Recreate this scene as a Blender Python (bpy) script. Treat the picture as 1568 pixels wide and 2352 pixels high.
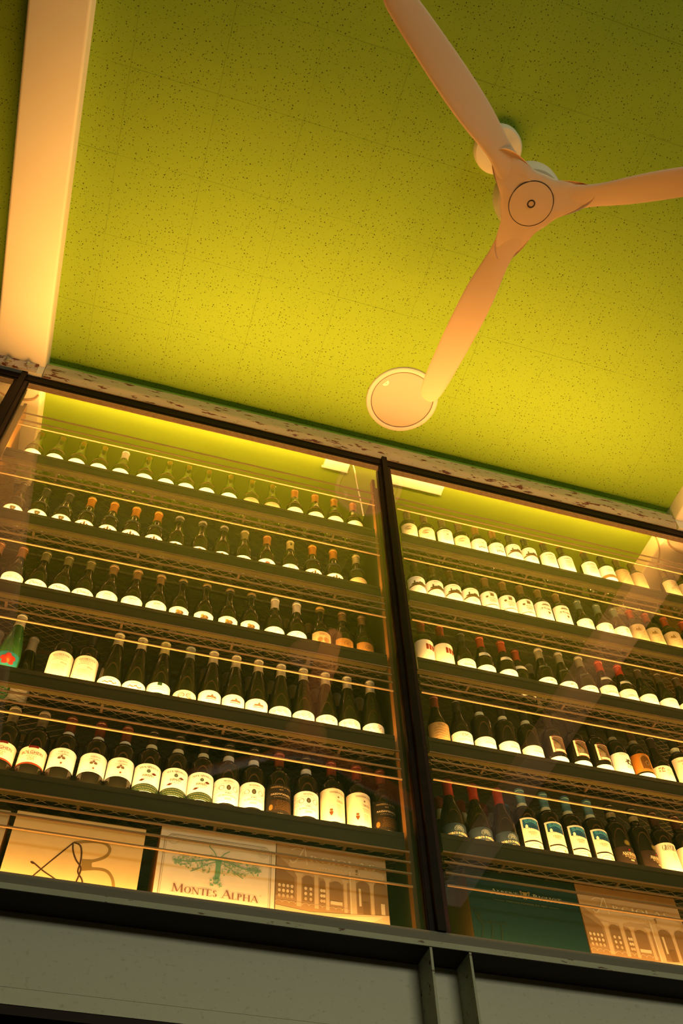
import bpy, math, random
from mathutils import Matrix, Vector
PI = math.pi
random.seed(7)
for o in list(bpy.data.objects): bpy.data.objects.remove(o, do_unlink=True)
scene = bpy.context.scene
C = scene.collection

# ------------------------------------------------------------------ camera
cam_data = bpy.data.cameras.new('camera'); cam = bpy.data.objects.new('camera', cam_data); C.objects.link(cam)
cam_data.sensor_fit = 'VERTICAL'; cam_data.sensor_height = 36.0; cam_data.sensor_width = 24.0
cam_data.lens = 36.0 * 2128.246 / 2352.0
cam_data.clip_start = 0.01; cam_data.clip_end = 100
R3 = Matrix([[0.957369, -0.216491, -0.191249], [-0.287416, -0.78017, -0.555632], [-0.028918, 0.586913, -0.809133]])
cam.matrix_world = Matrix.Translation((0, -2.1, 1.25)) @ R3.to_4x4()
scene.camera = cam

# ------------------------------------------------------------------ world, light, exposure
world = bpy.data.worlds.new('world'); scene.world = world; world.use_nodes = True
bg = world.node_tree.nodes['Background']
bg.inputs['Color'].default_value = (1.0, 0.80, 0.45, 1); bg.inputs['Strength'].default_value = 0.004
scene.view_settings.view_transform = 'Standard'; scene.view_settings.look = 'None'
scene.view_settings.exposure = 0.0; scene.view_settings.gamma = 1.0
try: scene.view_settings.use_curve_mapping = False
except Exception: pass
WARM = (1.0, 0.47, 0.115)
DAY = (1.0, 0.94, 0.66)
STRIP_W = 9.6
SILL_W = 3.0
TOP_W = 7.5
LEDGE_FILL_W = 5.2  # power of the added fill on the sill ledge
DAY_W = 76.0
def area(name, loc, rot, sx, sy, power, col, spread=180):
    l = bpy.data.lights.new(name, 'AREA'); l.shape = 'RECTANGLE'; l.size = sx; l.size_y = sy
    l.energy = power; l.color = col; l.spread = math.radians(spread)
    o = bpy.data.objects.new(name, l); C.objects.link(o); o.location = loc; o.rotation_euler = rot
    return o
# daylight through the high window in the far wall behind the camera
area('daylight', (2.0, -6.0, 3.75), (PI / 2, 0, 0), 2.4, 0.9, DAY_W, DAY)

# ------------------------------------------------------------------ materials
MATS = {}
def mat(name, col, rough=0.6, metal=0.0, spec=0.5, emit=None, estr=1.0):
    if name in MATS: return MATS[name]
    m = bpy.data.materials.new(name); m.use_nodes = True
    b = m.node_tree.nodes['Principled BSDF']
    b.inputs['Base Color'].default_value = (*col, 1); b.inputs['Roughness'].default_value = rough
    b.inputs['Metallic'].default_value = metal; b.inputs['Specular IOR Level'].default_value = spec
    if emit:
        b.inputs['Emission Color'].default_value = (*emit, 1); b.inputs['Emission Strength'].default_value = estr
    MATS[name] = m
    return m
def N(m, t, **k):
    n = m.node_tree.nodes.new(t)
    for a, v in k.items(): setattr(n, a, v)
    return n
def LK(m, a, b): m.node_tree.links.new(a, b)
def coords(m, scale=(1, 1, 1)):
    g = N(m, 'ShaderNodeNewGeometry'); mp = N(m, 'ShaderNodeMapping')
    mp.inputs['Scale'].default_value = scale; LK(m, g.outputs['Position'], mp.inputs['Vector'])
    return mp.outputs['Vector']
def mottle(m, col2, scale=(3, 3, 3), lo=0.4, hi=0.7, detail=4, bump=0.0, ns=1.0):
    """mix the base colour with col2 by a noise; optional fine relief"""
    nt = m.node_tree; b = nt.nodes['Principled BSDF']
    v = coords(m, scale); n = N(m, 'ShaderNodeTexNoise'); n.inputs['Scale'].default_value = ns; n.inputs['Detail'].default_value = detail
    LK(m, v, n.inputs['Vector'])
    r = N(m, 'ShaderNodeValToRGB'); r.color_ramp.elements[0].position = lo; r.color_ramp.elements[1].position = hi
    base = b.inputs['Base Color']
    c1 = tuple(base.default_value)
    mx = N(m, 'ShaderNodeMix', data_type='RGBA'); mx.inputs[6].default_value = c1; mx.inputs[7].default_value = (*col2, 1)
    LK(m, n.outputs['Fac'], r.inputs['Fac']); LK(m, r.outputs['Color'], mx.inputs[0])
    if base.is_linked: LK(m, base.links[0].from_socket, mx.inputs[6])
    LK(m, mx.outputs[2], base)
    if bump:
        bp = N(m, 'ShaderNodeBump'); bp.inputs['Strength'].default_value = bump; bp.inputs['Distance'].default_value = 0.004
        LK(m, n.outputs['Fac'], bp.inputs['Height']); LK(m, bp.outputs['Normal'], b.inputs['Normal'])
    return m
GREEN = (0.232, 0.360, 0.026)
def tile_material():
    m = mat('ceiling_tile_green', GREEN, 0.85, spec=0.15)
    b = m.node_tree.nodes['Principled BSDF']
    v = coords(m, (1, 1, 1))
    wn = N(m, 'ShaderNodeTexNoise'); wn.inputs['Scale'].default_value = 160; LK(m, v, wn.inputs['Vector'])
    ad = N(m, 'ShaderNodeMix', data_type='VECTOR'); ad.inputs[0].default_value = 0.0045
    LK(m, v, ad.inputs[4]); LK(m, wn.outputs['Color'], ad.inputs[5])
    last = None
    for sc, thr, keep in ((68, 0.094, 0.64), (118, 0.105, 0.36)):
        vo = N(m, 'ShaderNodeTexVoronoi', voronoi_dimensions='2D'); vo.inputs['Scale'].default_value = sc
        LK(m, ad.outputs[1], vo.inputs['Vector'])
        # size of every pinhole varies with its cell colour
        sep = N(m, 'ShaderNodeSeparateColor'); LK(m, vo.outputs['Color'], sep.inputs['Color'])
        mul = N(m, 'ShaderNodeMath', operation='MULTIPLY'); mul.inputs[1].default_value = thr * 1.7; LK(m, sep.outputs[0], mul.inputs[0])
        lt = N(m, 'ShaderNodeMath', operation='LESS_THAN'); LK(m, vo.outputs['Distance'], lt.inputs[0]); LK(m, mul.outputs[0], lt.inputs[1])
        kp = N(m, 'ShaderNodeMath', operation='LESS_THAN'); kp.inputs[1].default_value = keep; LK(m, sep.outputs[1], kp.inputs[0])
        an = N(m, 'ShaderNodeMath', operation='MULTIPLY'); LK(m, lt.outputs[0], an.inputs[0]); LK(m, kp.outputs[0], an.inputs[1])
        if last is None: last = an
        else:
            mx = N(m, 'ShaderNodeMath', operation='MAXIMUM'); LK(m, last.outputs[0], mx.inputs[0]); LK(m, an.outputs[0], mx.inputs[1]); last = mx
    cm = N(m, 'ShaderNodeMix', data_type='RGBA'); cm.inputs[6].default_value = (*GREEN, 1); cm.inputs[7].default_value = (0.042, 0.06, 0.007, 1)
    LK(m, last.outputs[0], cm.inputs[0]); LK(m, cm.outputs[2], b.inputs['Base Color'])
    return m
TILE = tile_material()
GREENP = mottle(mat('green_paint', GREEN, 0.8, spec=0.2), (0.225, 0.350, 0.024), (6, 6, 6))
GREEND = mat('green_edge_paint', (0.28, 0.46, 0.03), 0.8)
CREAM = mottle(mat('beam_cream_paint', (0.95, 0.84, 0.60), 0.6, spec=0.25), (0.91, 0.79, 0.55), (2, 2, 2))
def rusty(name, base, patch, amount, scale=(14, 60, 60)):
    m = mat(name, base, 0.55, spec=0.35)
    b = m.node_tree.nodes['Principled BSDF']
    v = coords(m, scale)
    n = N(m, 'ShaderNodeTexNoise'); n.inputs['Scale'].default_value = 1.0; n.inputs['Detail'].default_value = 6; n.inputs['Roughness'].default_value = 0.65
    LK(m, v, n.inputs['Vector'])
    r = N(m, 'ShaderNodeValToRGB'); e = r.color_ramp.elements
    e[0].position = amount; e[0].color = (0, 0, 0, 1); e[1].position = amount + 0.035; e[1].color = (1, 1, 1, 1)
    LK(m, n.outputs['Fac'], r.inputs['Fac'])
    n2 = N(m, 'ShaderNodeTexNoise'); n2.inputs['Scale'].default_value = 0.35; n2.inputs['Detail'].default_value = 3; LK(m, v, n2.inputs['Vector'])
    pm = N(m, 'ShaderNodeMix', data_type='RGBA'); pm.inputs[6].default_value = (*base, 1); pm.inputs[7].default_value = tuple(x * 0.72 for x in base) + (1,)
    LK(m, n2.outputs['Fac'], pm.inputs[0])
    mx = N(m, 'ShaderNodeMix', data_type='RGBA'); mx.inputs[7].default_value = (*patch, 1)
    LK(m, pm.outputs[2], mx.inputs[6]); LK(m, r.outputs['Color'], mx.inputs[0]); LK(m, mx.outputs[2], b.inputs['Base Color'])
    bp = N(m, 'ShaderNodeBump'); bp.inputs['Strength'].default_value = 0.35; bp.inputs['Distance'].default_value = 0.002
    LK(m, n.outputs['Fac'], bp.inputs['Height']); LK(m, bp.outputs['Normal'], b.inputs['Normal'])
    return m
RUSTY = rusty('rusty_painted_steel', (0.66, 0.52, 0.30), (0.15, 0.032, 0.006), 0.565)
PLATE = rusty('rusty_end_plate', (0.66, 0.55, 0.40), (0.17, 0.04, 0.008), 0.53, (30, 30, 30))
STEEL = rusty('sill_grey_steel', (0.46, 0.48, 0.36), (0.12, 0.055, 0.025), 0.60, (16, 60, 60))
def panel_material():
    m = mat('grey_sheet_panel', (0.60, 0.60, 0.47), 0.55, spec=0.4)
    mottle(m, (0.50, 0.49, 0.37), (70, 70, 90), 0.60, 0.72, 3)
    b = m.node_tree.nodes['Principled BSDF']
    v = coords(m, (70, 70, 260)); n = N(m, 'ShaderNodeTexNoise'); n.inputs['Scale'].default_value = 1; n.inputs['Detail'].default_value = 5
    LK(m, v, n.inputs['Vector']); bp = N(m, 'ShaderNodeBump'); bp.inputs['Strength'].default_value = 0.3; bp.inputs['Distance'].default_value = 0.002
    LK(m, n.outputs['Fac'], bp.inputs['Height']); LK(m, bp.outputs['Normal'], b.inputs['Normal'])
    return m
PANEL = panel_material()
FRAME = mottle(mat('dark_frame', (0.008, 0.005, 0.003), 0.5, spec=0.12), (0.016, 0.007, 0.004), (4, 4, 20))
STOP = mottle(mat('brown_glazing_stop', (0.50, 0.24, 0.075), 0.5), (0.38, 0.17, 0.05), (60, 60, 60))
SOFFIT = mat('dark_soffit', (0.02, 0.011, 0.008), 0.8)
LIP = mottle(mat('dark_lip_board', (0.045, 0.036, 0.010), 0.5, spec=0.3), (0.055, 0.043, 0.012), (5, 5, 60))
RAILM = mat('bronze_rail', (0.36, 0.22, 0.10), 0.45, metal=0.3)
BRACKET = mat('brown_bracket', (0.05, 0.03, 0.012), 0.5)
MESHM = mat('expanded_metal_mesh', (0.10, 0.08, 0.045), 0.5, metal=0.3)
WOOD = mottle(mat('brown_divider_wood', (0.24, 0.115, 0.025), 0.55, spec=0.3), (0.17, 0.075, 0.016), (40, 40, 3))
DARKWALL = mottle(mat('dark_olive_wall', (0.025, 0.03, 0.014), 0.8), (0.018, 0.022, 0.010), (5, 5, 5))
WHITEP = mat('white_plastic', (0.82, 0.80, 0.72), 0.45)
FANW = mat('fan_pale_plastic', (0.74, 0.66, 0.48), 0.45, spec=0.3)
FANM = mottle(mat('fan_beige_plastic', (0.92, 0.65, 0.40), 0.5, spec=0.3), (0.88, 0.62, 0.38), (3, 3, 3))
GROOVE = mat('dark_groove', (0.05, 0.025, 0.012), 0.7)
ALU = mat('aluminium_channel', (0.6, 0.6, 0.58), 0.35, metal=0.8)
FLOORM = mottle(mat('dark_wood_floor', (0.07, 0.045, 0.03), 0.5), (0.05, 0.03, 0.02), (12, 1.2, 1))
PLASTER = mottle(mat('room_wall_plaster', (0.16, 0.14, 0.11), 0.85), (0.13, 0.115, 0.09), (3, 3, 3))
CARTON = mottle(mat('brown_carton', (0.45, 0.27, 0.11), 0.75), (0.36, 0.21, 0.085), (30, 30, 8))
def glass_material():
    m = bpy.data.materials.new('window_glass'); m.use_nodes = True; nt = m.node_tree
    for n in list(nt.nodes):
        if n.type != 'OUTPUT_MATERIAL': nt.nodes.remove(n)
    out = [n for n in nt.nodes if n.type == 'OUTPUT_MATERIAL'][0]
    g = N(m, 'ShaderNodeNewGeometry'); ior = N(m, 'ShaderNodeMapRange')
    ior.inputs['To Min'].default_value = 1.5; ior.inputs['To Max'].default_value = 1 / 1.5
    LK(m, g.outputs['Backfacing'], ior.inputs['Value'])
    f = N(m, 'ShaderNodeFresnel'); LK(m, ior.outputs['Result'], f.inputs['IOR'])
    t = N(m, 'ShaderNodeBsdfTransparent'); t.inputs['Color'].default_value = (0.965, 0.975, 0.95, 1)
    gl = N(m, 'ShaderNodeBsdfGlossy'); gl.inputs['Roughness'].default_value = 0.0; gl.inputs['Color'].default_value = (1, 1, 1, 1)
    mx = N(m, 'ShaderNodeMixShader'); LK(m, f.outputs['Fac'], mx.inputs['Fac']); LK(m, t.outputs[0], mx.inputs[1]); LK(m, gl.outputs[0], mx.inputs[2])
    LK(m, mx.outputs[0], out.inputs['Surface'])
    return m
GLASS = glass_material()
def bottle_clear(name, tint):
    m = bpy.data.materials.new(name); m.use_nodes = True; nt = m.node_tree
    for n in list(nt.nodes):
        if n.type != 'OUTPUT_MATERIAL': nt.nodes.remove(n)
    out = [n for n in nt.nodes if n.type == 'OUTPUT_MATERIAL'][0]
    lw = N(m, 'ShaderNodeLayerWeight'); lw.inputs['Blend'].default_value = 0.22
    rp = N(m, 'ShaderNodeMapRange'); rp.inputs['To Min'].default_value = 0.04; rp.inputs['To Max'].default_value = 0.55
    LK(m, lw.outputs['Facing'], rp.inputs['Value'])
    t = N(m, 'ShaderNodeBsdfTransparent'); t.inputs['Color'].default_value = (*tint, 1)
    gl = N(m, 'ShaderNodeBsdfGlossy'); gl.inputs['Roughness'].default_value = 0.03; gl.inputs['Color'].default_value = (0.5, 0.55, 0.35, 1)
    mx = N(m, 'ShaderNodeMixShader'); LK(m, rp.outputs['Result'], mx.inputs['Fac']); LK(m, t.outputs[0], mx.inputs[1]); LK(m, gl.outputs[0], mx.inputs[2])
    LK(m, mx.outputs[0], out.inputs['Surface'])
    return m
BCLEAR = bottle_clear('pale_green_bottle_glass', (0.74, 0.80, 0.50))
BOLIVE = bottle_clear('olive_bottle_glass', (0.36, 0.40, 0.18))
BDARK = mat('dark_green_bottle_glass', (0.007, 0.009, 0.003), 0.07, spec=0.35)
BBLACK = mat('black_bottle_glass', (0.007, 0.007, 0.005), 0.07, spec=0.35)
BGREEN = mat('emerald_bottle_glass', (0.02, 0.09, 0.02), 0.07, spec=0.35)
BBROWN = mat('brown_bottle_glass', (0.05, 0.022, 0.01), 0.07, spec=0.35)
PAPERS = {}
def paper(col):
    f = 0.95 if min(col) > 0.5 else 0.42
    k = tuple(round(c * f, 3) for c in col)
    if k not in PAPERS:
        m = mat('paper_%d' % len(PAPERS), k, 0.75, spec=0.2)
        mottle(m, tuple(c * 0.94 for c in k), (90, 90, 90), 0.35, 0.75)
        PAPERS[k] = m
    return PAPERS[k]
INKS = {}
def ink(col):
    k = tuple(round(c * 0.24, 3) for c in col)
    if k not in INKS: INKS[k] = mat('ink_%d' % len(INKS), k, 0.7, spec=0.2)
    return INKS[k]
def foil(col):
    k = ('foil',) + tuple(round(c * 0.62, 3) for c in col)
    if k not in INKS:
        INKS[k] = mottle(mat('foil_%d' % len(INKS), k[1:], 0.42, spec=0.5), tuple(c * 0.82 for c in k[1:]), (50, 50, 120))
    return INKS[k]

# ------------------------------------------------------------------ mesh helpers
class MB:
    def __init__(s): s.v = []; s.f = []
    def add(s, v, f):
        b = len(s.v); s.v += [tuple(p) for p in v]; s.f += [tuple(i + b for i in q) for q in f]
        return s
    def box(s, x0, x1, y0, y1, z0, z1):
        v = [(x, y, z) for z in (z0, z1) for y in (y0, y1) for x in (x0, x1)]
        return s.add(v, [(0, 2, 3, 1), (4, 5, 7, 6), (0, 1, 5, 4), (2, 6, 7, 3), (0, 4, 6, 2), (1, 3, 7, 5)])
    def tube(s, pts, r, n=8, cap=True):
        pts = [Vector(p) for p in pts]; rings = []; up = Vector((0, 0, 1))
        for i, p in enumerate(pts):
            d = (pts[min(i + 1, len(pts) - 1)] - pts[max(i - 1, 0)]).normalized()
            a = d.cross(up if abs(d.z) < 0.9 else Vector((1, 0, 0))).normalized(); b = d.cross(a).normalized()
            rr = r[i] if isinstance(r, (list, tuple)) else r
            rings.append([p + (a * math.cos(2 * PI * k / n) + b * math.sin(2 * PI * k / n)) * rr for k in range(n)])
        v = [q for g in rings for q in g]; f = []
        for i in range(len(pts) - 1):
            for k in range(n):
                f.append((i * n + k, i * n + (k + 1) % n, (i + 1) * n + (k + 1) % n, (i + 1) * n + k))
        if cap: f.append(tuple(range(n - 1, -1, -1))); f.append(tuple((len(pts) - 1) * n + k for k in range(n)))
        return s.add(v, f)
    def lathe(s, prof, n=28, origin=(0, 0, 0), a0=0.0, a1=2 * PI):
        full = abs(a1 - a0 - 2 * PI) < 1e-6; m = n if full else n + 1
        v = []; ox, oy, oz = origin
        for r, z in prof:
            for k in range(m):
                a = a0 + (a1 - a0) * k / n
                v.append((ox + r * math.sin(a), oy - r * math.cos(a), oz + z))
        f = []
        for i in range(len(prof) - 1):
            for k in range(n):
                k2 = (k + 1) % m
                f.append((i * m + k, i * m + k2, (i + 1) * m + k2, (i + 1) * m + k))
        return s.add(v, f)
    def prism(s, poly, y0, y1):
        """poly in (x,z), counter-clockwise seen from -y, extruded from y0 to y1"""
        n = len(poly); v = [(x, y0, z) for x, z in poly] + [(x, y1, z) for x, z in poly]
        f = [tuple(range(n)), tuple(range(2 * n - 1, n - 1, -1))] + [(i, i + n, (i + 1) % n + n, (i + 1) % n) for i in range(n)]
        return s.add(v, f)
    def mesh(s, name, m, smooth=False):
        me = bpy.data.meshes.new(name); me.from_pydata(s.v, [], s.f); me.validate(); me.update()
        if m: me.materials.append(m)
        if smooth:
            for p in me.polygons: p.use_smooth = True
            try: me.set_sharp_from_angle(angle=math.radians(40))
            except Exception: pass
        return me
def put(name, me, parent=None, loc=None):
    o = bpy.data.objects.new(name, me); C.objects.link(o)
    if parent: o.parent = parent
    if loc: o.location = loc
    return o
def obj(name, mb, m, parent=None, smooth=False): return put(name, mb.mesh(name, m, smooth), parent)
def empty(name, loc=(0, 0, 0), label=None, cat=None, group=None):
    o = bpy.data.objects.new(name, None); C.objects.link(o); o.location = loc; o.empty_display_size = 0.05
    if label: tag(o, label, cat, group)
    return o
def tag(o, label, cat, group=None):
    o['label'] = label; o['category'] = cat
    if group: o['group'] = group
    return o
def struct(name, mb, m, label=None):
    o = obj(name, mb, m); o['kind'] = 'structure'
    if label: o['label'] = label
    return o
def bx(*a): return MB().box(*a)

# ------------------------------------------------------------------ the room
CEIL = 4.95
XL, XR, YB = -4.2, 6.0, -6.2
struct('floor', bx(XL, XR, YB, 1.0, -0.05, 0.0), FLOORM, 'dark brown wooden floor of the room')
ceiling = struct('ceiling', bx(XL, XR, YB, 1.0, CEIL + 0.012, CEIL + 0.10), GREENP, 'lime green ceiling of perforated square tiles')
struct('wall_left', bx(XL - 0.1, XL, YB, 1.0, 0, CEIL + 0.1), PLASTER, 'plain plaster wall beyond the left of view')
struct('wall_right', bx(XR, XR + 0.1, YB, 1.0, 0, CEIL + 0.1), PLASTER, 'plain plaster wall beyond the right of view')
wb = MB()
wb.box(XL, XR, YB - 0.1, YB, 0, 3.2); wb.box(XL, XR, YB - 0.1, YB, 4.3, CEIL + 0.1)
wb.box(XL, 1.3, YB - 0.1, YB, 3.2, 4.3); wb.box(3.9, XR, YB - 0.1, YB, 3.2, 4.3)
struct('wall_back', wb, PLASTER, 'plain plaster wall behind the viewer')
w4 = struct('window_4', bx(1.3, 3.9, YB - 0.08, YB - 0.07, 3.2, 4.3), mat('daylit_pane', (0.8, 0.8, 0.7), 0.3, emit=DAY, estr=1.2), 'high daylit window behind the viewer')
for x in (1.3, 2.58, 3.86): obj('window_bar', bx(x, x + 0.04, YB - 0.06, YB - 0.02, 3.2, 4.3), FRAME, w4)

# ceiling tiles, one object each
TX, TY, X0, Y0 = 0.3255, 0.3195, 0.21, -0.63
GAP = 0.00028
tile_me = bx(GAP, TX - GAP, GAP, TY - GAP, 0, 0.012).mesh('ceiling_tile', TILE)
edge_me = bx(GAP, TX - GAP, GAP, TY - GAP - 0.001, 0, 0.012).mesh('ceiling_tile_cut', TILE)
for i in range(-5, 9):
    for j in range(-6, 2):
        x = X0 + i * TX; y = Y0 + j * TY
        t = put('ceiling_tile', edge_me if j == 1 else tile_me, ceiling, (x, y, CEIL + random.uniform(-0.0005, 0.0005)))
# the smooth painted ceiling inside the cabinets
inner = obj('cabinet_ceiling_panel', bx(-2.4, 4.2, 0.0505, 0.95, CEIL, CEIL + 0.011), GREENP, ceiling)
obj('ceiling_edge_strip', bx(-0.5875, 2.4395, 0.0085, 0.05, 4.8925, CEIL + 0.011), GREEND, ceiling)

# beams
def beam(name, x0, x1, label):
    z0, z1 = 4.852, CEIL - 0.0005; r = 0.012; poly = []
    for k in range(5):
        a = PI + PI / 2 * k / 4; poly.append((x0 + r + r * math.cos(a), z0 + r + r * math.sin(a)))
    for k in range(5):
        a = 1.5 * PI + PI / 2 * k / 4; poly.append((x1 - r + r * math.cos(a), z0 + r + r * math.sin(a)))
    poly += [(x1, z1), (x0, z1)]
    mb = MB().prism(poly, -3.4, 0.9)
    o = obj(name, mb, CREAM, smooth=True); o['kind'] = 'structure'; o['label'] = label
    return o
beam('trim_1', -0.797, -0.588, 'cream painted ceiling beam running into the left end of the cabinets')
beam('trim_2', 2.440, 2.649, 'cream painted ceiling beam at the right edge')

# rusty lintel tube between the beams
def lintel(x0, x1, parent=None):
    y0, y1, z0, z1, r = -0.018, 0.055, 4.791, 4.892, 0.012
    prof = [(y1, z1), (y0 + 0.004, z1), (y0, z1 - 0.004), (y0, 4.836), (y0 + 0.0006, 4.829), (y0 + 0.0025, 4.8215), (y0 + 0.0055, 4.8140), (y0 + 0.0095, 4.8060), (y0 + 0.0140, 4.7975), (-0.001, 4.7915), (0.002, z0), (y1, z0)]
    n = len(prof); v = [(x0, y, z) for y, z in prof] + [(x1, y, z) for y, z in prof]
    f = [(i, i + 1, i + 1 + n, i + n) for i in range(n - 1)] + [(n - 1, 0, n, 2 * n - 1), tuple(range(n - 1, -1, -1)), tuple(range(n, 2 * n))]
    return MB().add(v, f)
l3 = obj('trim_3', lintel(-0.585, 2.437), RUSTY, smooth=True); l3['kind'] = 'structure'; l3['label'] = 'rust-flecked grey steel lintel tube above the glass'
obj('lintel_lower_edge', bx(-0.585, 2.437, -0.0035, 0.0, 4.7885, 4.7935), STOP, l3)
lb = obj('lintel_end_block', bx(-0.80, -0.588, -0.018, 0.055, 4.789, 4.853), CREAM, l3)
obj('lintel_end_block', bx(2.44, 2.652, -0.018, 0.055, 4.789, 4.853), CREAM, l3)
gp = obj('bolted_plate', bx(-1.3, -0.613, -0.027, -0.0182, 4.789, 4.8515), PLATE, l3)
for x in (-0.735, -0.652):
    nut = MB()
    nut.lathe([(0, -0.0), (0.017, 0.0), (0.017, 0.003), (0.015, 0.004), (0, 0.004)], 20)
    v = [(x + a, -0.027 - b, 4.820 + c) for a, c, b in [(p[0], p[1], p[2]) for p in nut.v]]
    w = MB().add(v, [tuple(reversed(q)) for q in nut.f]); obj('washer', w, RUSTY, gp)
    h = MB(); hp = [(0.010 * math.cos(PI / 3 * k), 0.010 * math.sin(PI / 3 * k)) for k in range(6)]
    h.prism([(x + a, 4.820 + b) for a, b in hp], -0.040, -0.031); h.tube([(x, -0.039, 4.820), (x, -0.046, 4.820)], 0.0055, 10)
    obj('bolt_nut', h, STEEL, gp)

# sill: flange, web panel and stiffener plates
s4 = obj('trim_4', bx(-2.4, 4.2, -0.020, 0.075, 2.487, 2.502), STEEL); s4['kind'] = 'structure'; s4['label'] = 'grey steel sill beam with rust spots under the glass'
obj('sill_bar', bx(-2.4, 4.2, -0.008, 0.03, 2.502, 2.536), mat('sill_dark_paint', (0.15, 0.145, 0.11), 0.6), s4)
obj('flange_shade_sheet', bx(-2.4, 4.2, -0.0195, 0.0695, 2.4852, 2.4869), SOFFIT, s4)  # dark sheet that paints in the shade beneath the flange
obj('web_panel', bx(-2.4, 4.2, 0.070, 0.085, 2.313, 2.4868), PANEL, s4)
obj('lower_trim_strip', bx(-2.4, 4.2, 0.069, 0.085, 2.276, 2.3118), PANEL, s4)
for x in (-0.692, -0.587, 0.893, 0.999, 2.48, 2.585):
    obj('stiffener_plate', bx(x, x + 0.0065, -0.019, 0.0695, 2.276, 2.4850), STEEL, s4)
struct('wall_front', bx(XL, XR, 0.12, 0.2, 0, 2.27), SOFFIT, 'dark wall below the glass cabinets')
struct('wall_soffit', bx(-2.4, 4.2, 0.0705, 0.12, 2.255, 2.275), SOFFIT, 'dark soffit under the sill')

# window frames and panes
GY0, GY1 = 0.010, 0.016
def window(n, x0, x1, label):
    w = obj('window_%d' % n, bx(x0, x1, GY0, GY1, 2.530, 4.735), GLASS); w['kind'] = 'structure'; w['label'] = label
    obj('top_rail', bx(x0 - 0.03, x1 + 0.03, 0.0, 0.0175, 4.727, 4.7905), FRAME, w)
    obj('top_rail_bead', bx(x0 - 0.03, x1 + 0.03, -0.003, 0.003, 4.744, 4.750), FRAME, w)
    pf = [(-0.0005, 4.7268), (0.000, 4.722), (0.003, 4.7125), (0.0035, 4.7140), (0.0072, 4.7010), (0.0095, 4.7000), (0.0097, 4.7268)]
    np_ = len(pf); vv = [(x0, y, z) for y, z in pf] + [(x1, y, z) for y, z in pf]
    obj('glazing_stop', MB().add(vv, [(i, (i + 1) % np_, (i + 1) % np_ + np_, i + np_) for i in range(np_)]), STOP, w)
    return w
window(1, -0.624, 0.907, 'left glass pane of the wine cabinets')
window(2, 0.964, 2.4965, 'right glass pane of the wine cabinets')
window(5, 2.5535, 4.1, 'glass pane beyond the right beam')
window(3, -2.2, -0.686, 'glass pane beyond the left mullion')
def mullion(n, xc, label):
    m = obj('trim_%d' % n, bx(xc - 0.0285, xc + 0.0285, 0.0, 0.034, 2.536, 4.7265), FRAME); m['kind'] = 'structure'; m['label'] = label
    obj('mullion_fin', bx(xc - 0.0115, xc + 0.0115, -0.0155, 0.0, 2.5365, 4.795), FRAME, m)
    obj('mullion_bead', bx(xc + 0.012, xc + 0.0255, -0.008, -0.0002, 2.536, 4.7265), mat('mullion_red_brown', (0.03, 0.009, 0.006), 0.5, spec=0.2), m)
    for s in (-1, 1):
        obj('mullion_stop', bx(xc + s * 0.030 - 0.0015, xc + s * 0.030 + 0.0015, 0.003, 0.03, 2.536, 4.692), FRAME, m)
mullion(5, 0.9355, 'dark steel mullion between the two cabinets')
mullion(7, 2.525, 'dark steel mullion beyond the right edge')
mullion(6, -0.655, 'dark steel mullion at the left edge')

# cabinet shell
struct('wall_cabinet_back', bx(-2.4, 4.2, 0.62, 0.70, 2.27, CEIL), DARKWALL, 'dark olive back wall of the cabinets')
struct('floor_cabinet', bx(-2.4, 4.2, 0.031, 0.62, 2.505, 2.530), LIP, 'dark floor board of the cabinets')
d1 = struct('wall_divider_1', bx(0.897, 0.972, 0.036, 0.60, 2.531, 4.60), DARKWALL, 'dark divider between the two cabinets')
obj('divider_post', bx(0.884, 0.8965, 0.034, 0.060, 2.531, 4.66), mat('divider_post_brown', (.11, .05, .012), .55, spec=.3), d1)
obj('divider_post', bx(0.9725, 0.9800, 0.034, 0.060, 2.531, 4.70), DARKWALL, d1)
d2 = struct('wall_divider_2', bx(-0.70, -0.614, 0.036, 0.60, 2.531, 4.60), WOOD, 'brown divider at the left end of the left cabinet')
obj('divider_post', bx(-0.6138, -0.602, 0.034, 0.10, 2.531, 4.62), WOOD, d2)
d3 = struct('wall_divider_3', bx(2.478, 2.572, 0.036, 0.60, 2.531, 4.60), WOOD, 'brown divider at the right end of the right cabinet')

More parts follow.
